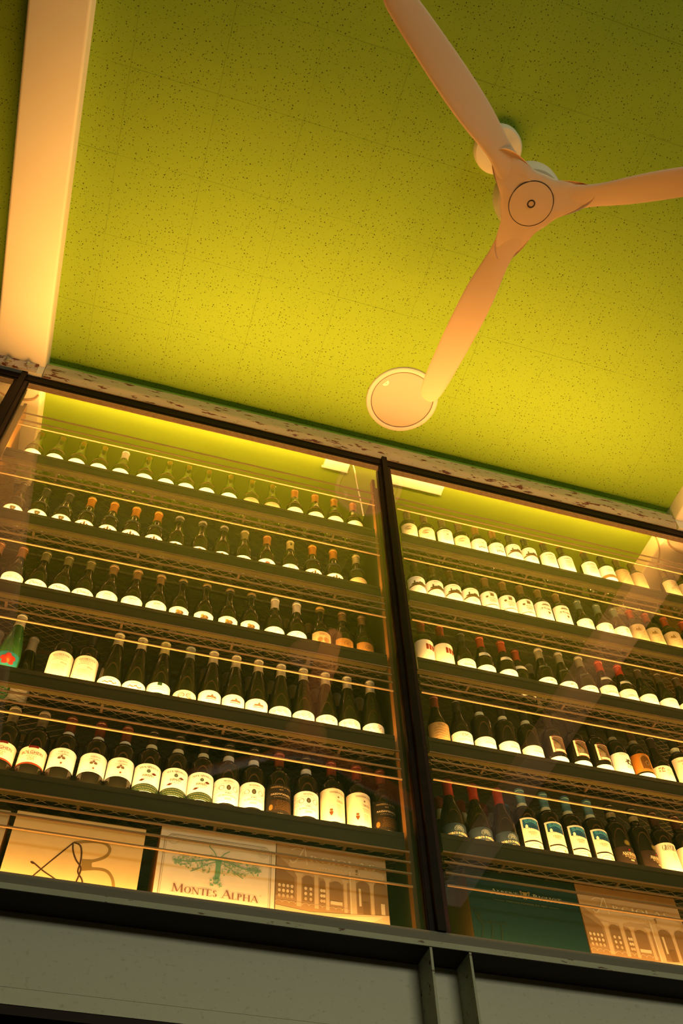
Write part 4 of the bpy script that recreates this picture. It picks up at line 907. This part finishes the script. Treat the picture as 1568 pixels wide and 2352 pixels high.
for side, k, row in BACK:
    for i, (x, kind) in enumerate(row):
        lab = "%s, %s in rear row, %s cabinet's %s shelf" % (K[kind][6], NTH[i], SIDE[side], ORD[k])
        bottle(kind, x, BY + 0.09, FLOORZ[side][k], lab, 'rear row bottles, %s cabinet %s shelf' % (SIDE[side], ORD[k]))

# ------------------------------------------------------------------ wine cartons on the cabinet floor
def board(col):
    return mottle(mat('board_%.3f_%.3f' % (col[0], col[2]), col, 0.7, spec=0.2), tuple(c * .95 for c in col), (40, 40, 40))
def carton(x0, x1, y0, z1, front, side_mat, label, pr, depth=0.165, nm='wine_carton'):
    z0 = 2.5305
    c = empty(nm, ((x0 + x1) / 2, y0 + depth / 2, z0), label, 'box', 'cartons on the cabinet floor')
    inv = Matrix.Translation(-Vector(c.location)); made = []
    made.append(obj('carton_body', bx(x0, x1, y0 + .0012, y0 + depth, z0, z1), side_mat))
    fp = obj('front_panel', bx(x0, x1, y0, y0 + .0011, z0, z1), front); made.append(fp)
    made.append(obj('top_flap', bx(x0 + .001, x1 - .001, y0 + .001, y0 + depth * .5, z1, z1 + .0025), side_mat))
    for m in made: m.parent = c; m.matrix_parent_inverse = inv
    if pr:
        q = Print(); pr(q, x0, x1); n = 0
        for col, V, F in q.on_plane(y0 - .0004):
            o = obj('front_print', MB().add(V, F), ink(tuple(c * 3.75 for c in col))); o.parent = fp
    return c
def pr_spec(p, x0, x1):
    D = (.08, .04, .02); S = (.36, .24, .07); o = x0
    P = lambda l: [(o + a, b) for a, b in l]
    p.curve(S, P([(.160, 2.696), (.205, 2.706), (.236, 2.705), (.250, 2.690), (.242, 2.668), (.215, 2.652), (.190, 2.645)]), .0075)
    p.poly(S, P([(.186, 2.652), (.214, 2.655), (.212, 2.642), (.216, 2.630), (.190, 2.620)]))
    p.curve(S, P([(.192, 2.624), (.225, 2.631), (.252, 2.629), (.268, 2.613), (.276, 2.591), (.279, 2.566)]), .0075)
    p.line(D, P([(.157, 2.696), (.110, 2.632), (.080, 2.590), (.066, 2.570)]), .0036); p.curve(D, P([(.067, 2.626), (.076, 2.622), (.100, 2.606), (.132, 2.589), (.156, 2.572)]), .0036)
    p.ell(D, o + .070, 2.624, .006, .003, 12, -.4)
    p.curve(D, P([(.155, 2.695), (.160, 2.672), (.172, 2.648), (.187, 2.630), (.188, 2.610), (.180, 2.570)]), .004); p.curve(D, P([(.157, 2.696), (.174, 2.690), (.182, 2.668), (.184, 2.640), (.183, 2.616), (.197, 2.596), (.204, 2.570)]), .004)
def pr_tree(p, x0, x1):
    g = (.20, .46, .27); g2 = (.34, .56, .36); w = (.34, .27, .19); cx = 0.357
    for i, d in enumerate((.012, .0165)):
        a, b, t, c = x0 + d, x1 - d, 2.776 - d, .016
        p.line(w, [(a, 2.54), (a, t - c), (a + c, t), (b - c, t), (b, t - c), (b, 2.54)], .0016 if i == 0 else .0008)
    p.ring((.62, .56, .44), x1 - .035, 2.745, .014, .014, .0012); p.ring((.62, .56, .44), x0 + .035, 2.748, .014, .014, .0012); p.ring((.62, .56, .44), x1 - .035, 2.745, .009, .009, .001)
    p.poly(g, [(cx - .010, 2.712), (cx + .012, 2.712), (cx + .008, 2.690), (cx + .009, 2.668), (cx + .004, 2.640), (cx - .003, 2.634), (cx - .006, 2.655), (cx - .005, 2.690)])
    p.curve(g, [(cx - .004, 2.712), (cx - .012, 2.728), (cx - .026, 2.742), (cx - .020, 2.752)], .0022); p.curve(g, [(cx + .004, 2.712), (cx + .016, 2.726), (cx + .030, 2.736)], .0022)
    rd = random.Random(4)
    for s in (-1, 1):
        p.curve(g, [(cx, 2.706), (cx + s * .035, 2.700), (cx + s * .075, 2.690), (cx + s * .118, 2.689)], .0030)
        p.curve(g, [(cx, 2.702), (cx + s * .030, 2.688), (cx + s * .052, 2.672), (cx + s * .070, 2.662)], .0022)
        for k in range(150):
            t = rd.random(); x = cx + s * (.012 + .105 * t); env = .026 * (1 - t) ** .6 + .005
            z = 2.694 - .006 * t + rd.uniform(-1, .8) * env
            if rd.random() < .5: p.ell(rd.choice((g, g2)), x, z, rd.uniform(.0016, .0040), rd.uniform(.0010, .0020), 7, rd.random() * 3)
            else: p.ring(rd.choice((g, g2)), x, z, rd.uniform(.003, .006), rd.uniform(.003, .005), .0008, rd.uniform(0, 180), rd.uniform(200, 330), 8)
    for k in range(26): p.ell(rd.choice((g, g2)), cx + rd.uniform(-.016, .014), 2.652 - rd.random() * .024, .0022, .0032, 7, rd.random() * 3)
    p.serif((.27, .13, .10), 'MONTES ALPHA', cx, 2.5985, .0185, .226, big=(0, 7))
    p.ring((.27, .13, .10), cx + .118, 2.619, .0022, .0022, .0006)
def pr_cellar(p, x0, x1):
    Wd = x1 - x0; zb, zt = 2.540, 2.790
    U = lambda u: x0 + u * Wd
    V = lambda v: 2.591 + v * .198
    L1 = (.74, .55, .32); L2 = (.62, .43, .23); DK = (.33, .20, .09); MD = (.46, .29, .14); HI = (.88, .72, .46)
    p.rect(MD, U(0), 2.535, U(1), V(.99))
    p.poly(L2, [(U(0), V(.97)), (U(1), V(.97)), (U(1), V(.52)), (U(.88), V(.46)), (U(.7), V(.55)), (U(.55), V(.47)), (U(.36), V(.55)), (U(.22), V(.50)), (U(.08), V(.70)), (U(0), V(.80))])
    p.ell(L1, U(.30), V(.68), .060, .020, 20); p.ell(L1, U(.52), V(.70), .050, .016, 20); p.ell(L1, U(.84), V(.68), .045, .018, 20)
    def arch(a, b, v0, v1, col):
        r = (b - a) / 2; pts = [(U(a), V(v0)), (U(b), V(v0))]; hv = r * Wd / .198 * .8
        for k in range(11):
            t = PI * k / 10; pts.append((U((a + b) / 2 + r * math.cos(t)), V(v1 - hv + hv * math.sin(t))))
        p.poly(col, pts)
    p.poly(DK, [(U(0), V(.20)), (U(.165), V(.20)), (U(.165), V(.48)), (U(.06), V(.60)), (U(0), V(.66))])
    arch(.235, .335, .16, .55, DK); arch(.385, .435, .16, .50, DK); arch(.475, .590, .22, .52, DK); arch(.715, .835, .10, .58, DK); arch(.875, 1.0, .10, .60, DK)
    for a, b, t in ((.185, .225, .52), (.340, .375, .57), (.440, .470, .50), (.600, .630, .52), (.840, .870, .55)): p.rect(L1, U(a), V(.08), U(b), V(t)); p.poly(L1, [(U(a - .02), V(t + .05)), (U(b + .02), V(t + .05)), (U(b), V(t - .02)), (U(a), V(t - .02))])
    p.rect(L1, U(.655), V(-.05), U(.712), V(.72)); p.rect(HI, U(.655), V(-.05), U(.668), V(.70)); p.poly(L1, [(U(.635), V(.80)), (U(.735), V(.80)), (U(.715), V(.70)), (U(.65), V(.70))]); p.rect(DK, U(.712), V(.66), U(.735), V(.74))
    for a, b in ((.015, .16), (.24, .33), (.39, .435)):
        n = max(2, int((b - a) / .034))
        for r in range(3):
            for k in range(n): p.ell(HI if r else L1, U(a + (b - a) * (k + .5) / n), V(.20 + r * .075), .0040, .0050, 10)
    p.rect(HI, U(.48), V(.17), U(.585), V(.22)); p.rect(HI, U(.735), V(.20), U(.755), V(.46)); p.rect(HI, U(.93), V(.12), U(.965), V(.28)); p.ell(HI, U(.80), V(.25), .0025, .003); p.rect((.26, .15, .06), U(.77), V(.08), U(.825), V(.27))
    for k in range(11): p.ring(L1, U(.03 + .058 * k), V(.10), .010, .008, .0016, 0, 180, 8)
    p.poly(L1, [(U(.30), V(.02)), (U(.62), V(.06)), (U(1), V(.12)), (U(1), V(-.25)), (U(0), V(-.25)), (U(0), V(.06))])
    p.poly(HI, [(U(.45), V(-.02)), (U(.64), V(.03)), (U(.95), V(.09)), (U(.80), V(-.06)), (U(.6), V(-.08))])
    C2 = (.90, .76, .48)
    p.serif(C2, 'RGIOLAS', U(.60), V(.755), .020, .190, flare=.10)
    p.curve(C2, [(U(.12), V(.74)), (U(.15), V(.70)), (U(.20), V(.80)), (U(.24), V(.93)), (U(.255), V(.95)), (U(.265), V(.80)), (U(.275), V(.70))], .0032); p.curve(C2, [(U(.13), V(.90)), (U(.18), V(.94)), (U(.23), V(.93))], .0024); p.line(C2, [(U(.18), V(.80)), (U(.28), V(.80))], .002)
    p.text(C2, 'VITICOLTORI', U(.56), V(.665), .007, .120)
def pr_bichot(p, x0, x1):
    c = (.50, .56, .42); cx = (x0 + x1) / 2 + .005
    p.serif(c, 'ALBERT', cx - .065, 2.7405, .014, .086, big=(0,)); p.serif(c, 'BICHOT', cx + .070, 2.7405, .014, .090, big=(0,))
    for s in (-1, 1): p.curve((.40, .34, .14), [(cx - .002 + s * .002, 2.738), (cx + s * .010, 2.748), (cx + s * .014, 2.762), (cx + s * .006, 2.756)], .003)
    p.poly((.42, .34, .12), [(cx - .006, 2.760), (cx + .006, 2.760), (cx + .006, 2.746), (cx, 2.738), (cx - .006, 2.746)])
    p.text((.20, .26, .20), 'MAISON FONDEE EN 1831', cx, 2.721, .0052, .125)
    for s in (-1, 1): p.rect((.20, .26, .20), cx + s * .085 - .016, 2.7225, cx + s * .085 + .016, 2.7233)
    d = (.016, .036, .026)
    for k in range(3): p.curve(d, [(x0 + .02 + .03 * k, 2.60), (x0 + .03 + .028 * k, 2.635), (x0 + .022 + .03 * k, 2.655), (x0 + .045 + .03 * k, 2.648)], .004)
    for k in range(4): p.line(d, [(x0 + .018, 2.655), (x0 + .010 + .009 * k, 2.682 - .002 * k)], .004)
ORANGEBOX = mottle(mat('orange_carton_side', (.50, .24, .05), 0.7), (.42, .20, .04), (20, 20, 20))
carton(-0.176, 0.158, 0.080, 2.764, board((.82, .62, .30)), ORANGEBOX, 'yellow carton printed with a pair of spectacles and their shadow', pr_spec)
carton(-0.540, -0.192, 0.082, 2.760, board((.52, .44, .28)), ORANGEBOX, 'plain beige carton at the far left of the cabinet floor', None)
carton(0.198, 0.513, 0.080, 2.783, board((.84, .77, .63)), ORANGEBOX, 'cream carton printed with a green tree and brown lettering', pr_tree)
carton(0.515, 0.829, 0.080, 2.790, board((.46, .29, .14)), CARTON, 'sepia carton printed with cellar arches in the left cabinet', pr_cellar)
carton(1.080, 1.428, 0.100, 2.811, board((.006, .036, .042)), CARTON, 'dark teal carton with pale lettering', pr_bichot)
carton(1.432, 1.766, 0.100, 2.815, board((.46, .29, .14)), CARTON, 'sepia carton printed with cellar arches in the right cabinet', pr_cellar)

# ------------------------------------------------------------------ ceiling fan
FX, FY, FZ = 0.954, -1.381, 4.28
fan = empty('ceiling_fan', (FX, FY, CEIL), 'beige three-bladed ceiling fan hanging from the green ceiling', 'fan')
def fpart(name, mb, m, smooth=True, parent=fan):
    o = obj(name, mb, m, parent, smooth); return o
dz = CEIL
fpart('canopy', MB().lathe([(0, -.046), (.072, -.046), (.086, -.041), (.0915, -.030), (.092, -.0006), (0, -.0006)], 48), FANW)
fpart('downrod', MB().tube([(0, 0, -.06), (0, 0, FZ + .13 - dz)], .012, 14), FANW)
fpart('motor_housing', MB().lathe([(0, FZ - dz + .018), (.085, FZ - dz + .018), (.103, FZ - dz + .026), (.112, FZ - dz + .045), (.112, FZ - dz + .085), (.104, FZ - dz + .105), (.075, FZ - dz + .122), (.03, FZ - dz + .130), (.016, FZ - dz + .150), (0, FZ - dz + .150)], 44), FANW)
hz = FZ - dz
BLADES = [math.radians(d) for d in (96, -144, -24)]
def hub_mesh():
    n = 108; prof = [(0.0, -.0060, 0), (.60, -.0060, 0), (.90, -.0050, 1), (.98, -.0015, 1), (1.0, .0040, 1), (.97, .0120, 1), (.0, .0160, 0)]
    v = []; f = []
    for q, z, flare in prof:
        for k in range(n):
            a = 2 * PI * k / n; d = min(abs((a - b + PI) % (2 * PI) - PI) for b in BLADES)
            R = .098 + .112 * math.exp(-(d / .40) ** 2)
            r = R * q; rise = max(0.0, min(1.0, (r - .085) / .10)); v.append((r * math.cos(a), r * math.sin(a), hz + z + .0130 * rise * (1 if z < .004 else -.2)))
    for i in range(len(prof) - 1):
        for k in range(n): f.append((i * n + k, (i + 1) * n + k, (i + 1) * n + (k + 1) % n, i * n + (k + 1) % n))
    return MB().add(v, f)
hub = fpart('hub', hub_mesh(), FANM)
fpart('hub_groove', MB().lathe([(.0722, hz - .0064), (.0742, hz - .0064), (.0742, hz - .0050), (.0722, hz - .0050), (.0722, hz - .0064)], 64), GROOVE, parent=hub)
fpart('hub_cap', MB().lathe([(0, hz - .0074), (.066, hz - .0074), (.0712, hz - .0068), (.0720, hz - .0050), (0, hz - .0050)], 64), FANM)
fpart('centre_ring', MB().lathe([(.0095, hz - .0088), (.0130, hz - .0088), (.0136, hz - .0074), (.0092, hz - .0074), (.0095, hz - .0088)], 28), GROOVE)
def blade(ang):
    """one blade along +x: lofted aerofoil sections, flaring into the hub"""
    st = [(.060, .110, 0, 0), (.090, .108, 0, 1), (.120, .100, 0, 2), (.140, .094, .002, 4), (.165, .088, .004, 7), (.200, .083, .006, 11), (.250, .092, .007, 14), (.310, .108, .006, 15), (.380, .116, .004, 14), (.470, .116, .002, 12), (.570, .110, 0, 10), (.670, .102, -.002, 8), (.740, .092, -.004, 7), (.772, .076, -.006, 6), (.788, .048, -.008, 6), (.793, .018, -.009, 6)]
    m = 12; v = []; f = []
    for r, w, off, pit in st:
        a = math.radians(pit); th = .0075 if r > .2 else .0075 + .006 * (1 - (r - .03) / .17)
        for k in range(m):
            t = 2 * PI * k / m; y = math.cos(t) * w / 2; z = math.sin(t) * th * (1 - .35 * math.cos(t))
            v.append((r, off + y * math.cos(a) - z * math.sin(a), y * math.sin(a) + z * math.cos(a)))
    n = len(st)
    for i in range(n - 1):
        for k in range(m): f.append((i * m + k, (i + 1) * m + k, (i + 1) * m + (k + 1) % m, i * m + (k + 1) % m))
    f.append(tuple(range(m))); f.append(tuple(range(n * m - 1, (n - 1) * m - 1, -1)))
    c, s = math.cos(ang), math.sin(ang)
    v = [(x * c - y * s, x * s + y * c, z + hz + .0095) for x, y, z in v]
    o = fpart('blade', MB().add(v, f), FANM)
    sm = o.modifiers.new('smooth', 'SUBSURF'); sm.levels = 1; sm.render_levels = 1
    return o
for d in BLADES: blade(d)

# ------------------------------------------------------------------ ceiling speaker
sp = empty('ceiling_speaker', (0.958, -0.238, CEIL), 'round cream ceiling speaker beside the fan blade tip', 'speaker')
obj('trim_ring', MB().lathe([(.142, -.0006), (.142, -.0075), (.146, -.0105), (.156, -.0105), (.162, -.007), (.164, -.0006)], 64), mat('speaker_trim', (.58, .50, .38), .5), sp, True)
gr = obj('grille', MB().lathe([(0, -.0085), (.08, -.0085), (.134, -.0082), (.139, -.006), (.139, -.0006)], 64), mat('speaker_grille', (.46, .38, .28), .6), sp, True)
obj('grille_gap', MB().lathe([(.1392, -.004), (.1418, -.004)], 64), GROOVE, sp)
bd = MB(); bd.add([(0, 0, 0)] + [(.016 * math.cos(PI * k / 10), .016 * math.sin(PI * k / 10), 0) for k in range(11)], [(0, k + 2, k + 1) for k in range(10)])
bd.add([(x, y, -.002) for x, y, z in bd.v], [tuple(reversed(q)) for q in bd.f])
o = obj('badge', bd, mat('speaker_badge', (.92, .88, .70), .4), gr); a = math.radians(213); o.location = (.122 * math.cos(a), .122 * math.sin(a), -.0088); o.rotation_euler = (0, 0, a + PI / 2)
o.rotation_euler = (0, 0, a + PI / 2)
bk = obj('badge_mark', MB().tube([(-.004, .005, -.0025), (.004, .007, -.0025)], .0016, 6), CARTON, o)

# ------------------------------------------------------------------ fittings under the cabinet ceiling
def fixture(x0, x1, y0, y1, label, hang=0.022):
    f = empty('light_driver_box', ((x0 + x1) / 2, (y0 + y1) / 2, CEIL), label, 'light fitting', 'light fittings under the cabinet ceiling')
    inv = Matrix.Translation(-Vector(f.location)); P = []
    P.append(obj('housing', bx(x0, x1, y0, y1, CEIL - hang, CEIL - 0.0006), WHITEP)); P.append(obj('base_flange', bx(x0 - .006, x1 + .006, y1 + .0005, y1 + .010, CEIL - .009, CEIL - .0006), WHITEP))
    for t in (.35, .78): P.append(obj('screw', MB().tube([(x0 + (x1 - x0) * t, (y0 + y1) / 2, CEIL - hang - .0005), (x0 + (x1 - x0) * t, (y0 + y1) / 2, CEIL - hang - .003)], .0035, 10), CARTON))
    for p in P: p.parent = f; p.matrix_parent_inverse = inv
fixture(1.020, 1.305, 0.082, 0.200, 'long white driver box at the left end of the right cabinet ceiling')
fixture(0.710, 0.828, 0.082, 0.198, 'small white driver box at the right end of the left cabinet ceiling')
def cable(pts, r, m, label, name='cable'):
    o = obj(name, MB().tube(pts, r, 8), m, None, True); return tag(o, label, name)
def spl(pts, sub=8):
    out = []; n = len(pts)
    for i in range(n - 1):
        p0, p1, p2, p3 = pts[max(i - 1, 0)], pts[i], pts[i + 1], pts[min(i + 2, n - 1)]
        for k in range(sub):
            t = k / sub; out.append(tuple(0.5 * (2 * p1[j] + (p2[j] - p0[j]) * t + (2 * p0[j] - 5 * p1[j] + 4 * p2[j] - p3[j]) * t * t + (3 * p1[j] - p0[j] - 3 * p2[j] + p3[j]) * t ** 3) for j in (0, 1, 2)))
    out.append(pts[-1]); return out
cable(spl([(1.024, .196, 4.935), (1.050, .205, 4.90), (1.055, .20, 4.84), (1.035, .18, 4.77), (1.000, .15, 4.70)]), .0035, WHITEP, 'thin white cable curving down from the long driver box')
cable(spl([(0.835, .14, 4.945), (0.842, .13, 4.86), (0.846, .12, 4.72), (0.848, .10, 4.58), (0.852, .09, 4.45)]), .003, WHITEP, 'thin white cable down the right end of the left cabinet')
cable(spl([(-0.600, .120, 4.846), (-0.625, .15, 4.842), (-0.70, .165, 4.840), (-0.76, .15, 4.842)]), .004, CARTON, 'brown cable looped under the left beam inside the cabinet')
cable(spl([(2.46, .100, 4.846), (2.49, .13, 4.843), (2.55, .15, 4.842), (2.62, .16, 4.842)]), .004, CARTON, 'brown cable under the right beam inside the cabinet')
ch = empty('ball_chain', (2.405, .13, CEIL), 'beaded pull chain hanging beside the right beam', 'chain')
cp = spl([(2.415, .12, CEIL - .004), (2.425, .13, 4.86), (2.415, .14, 4.78), (2.385, .15, 4.70), (2.36, .15, 4.62)], 9)
bm = MB()
for i, p in enumerate(cp):
    bm.lathe([(0, -.0045), (.004, -.002), (.004, .002), (0, .0045)], 8, p)
bo = obj('beads', bm, RAILM); bo.parent = ch; bo.matrix_parent_inverse = Matrix.Translation(-Vector(ch.location))
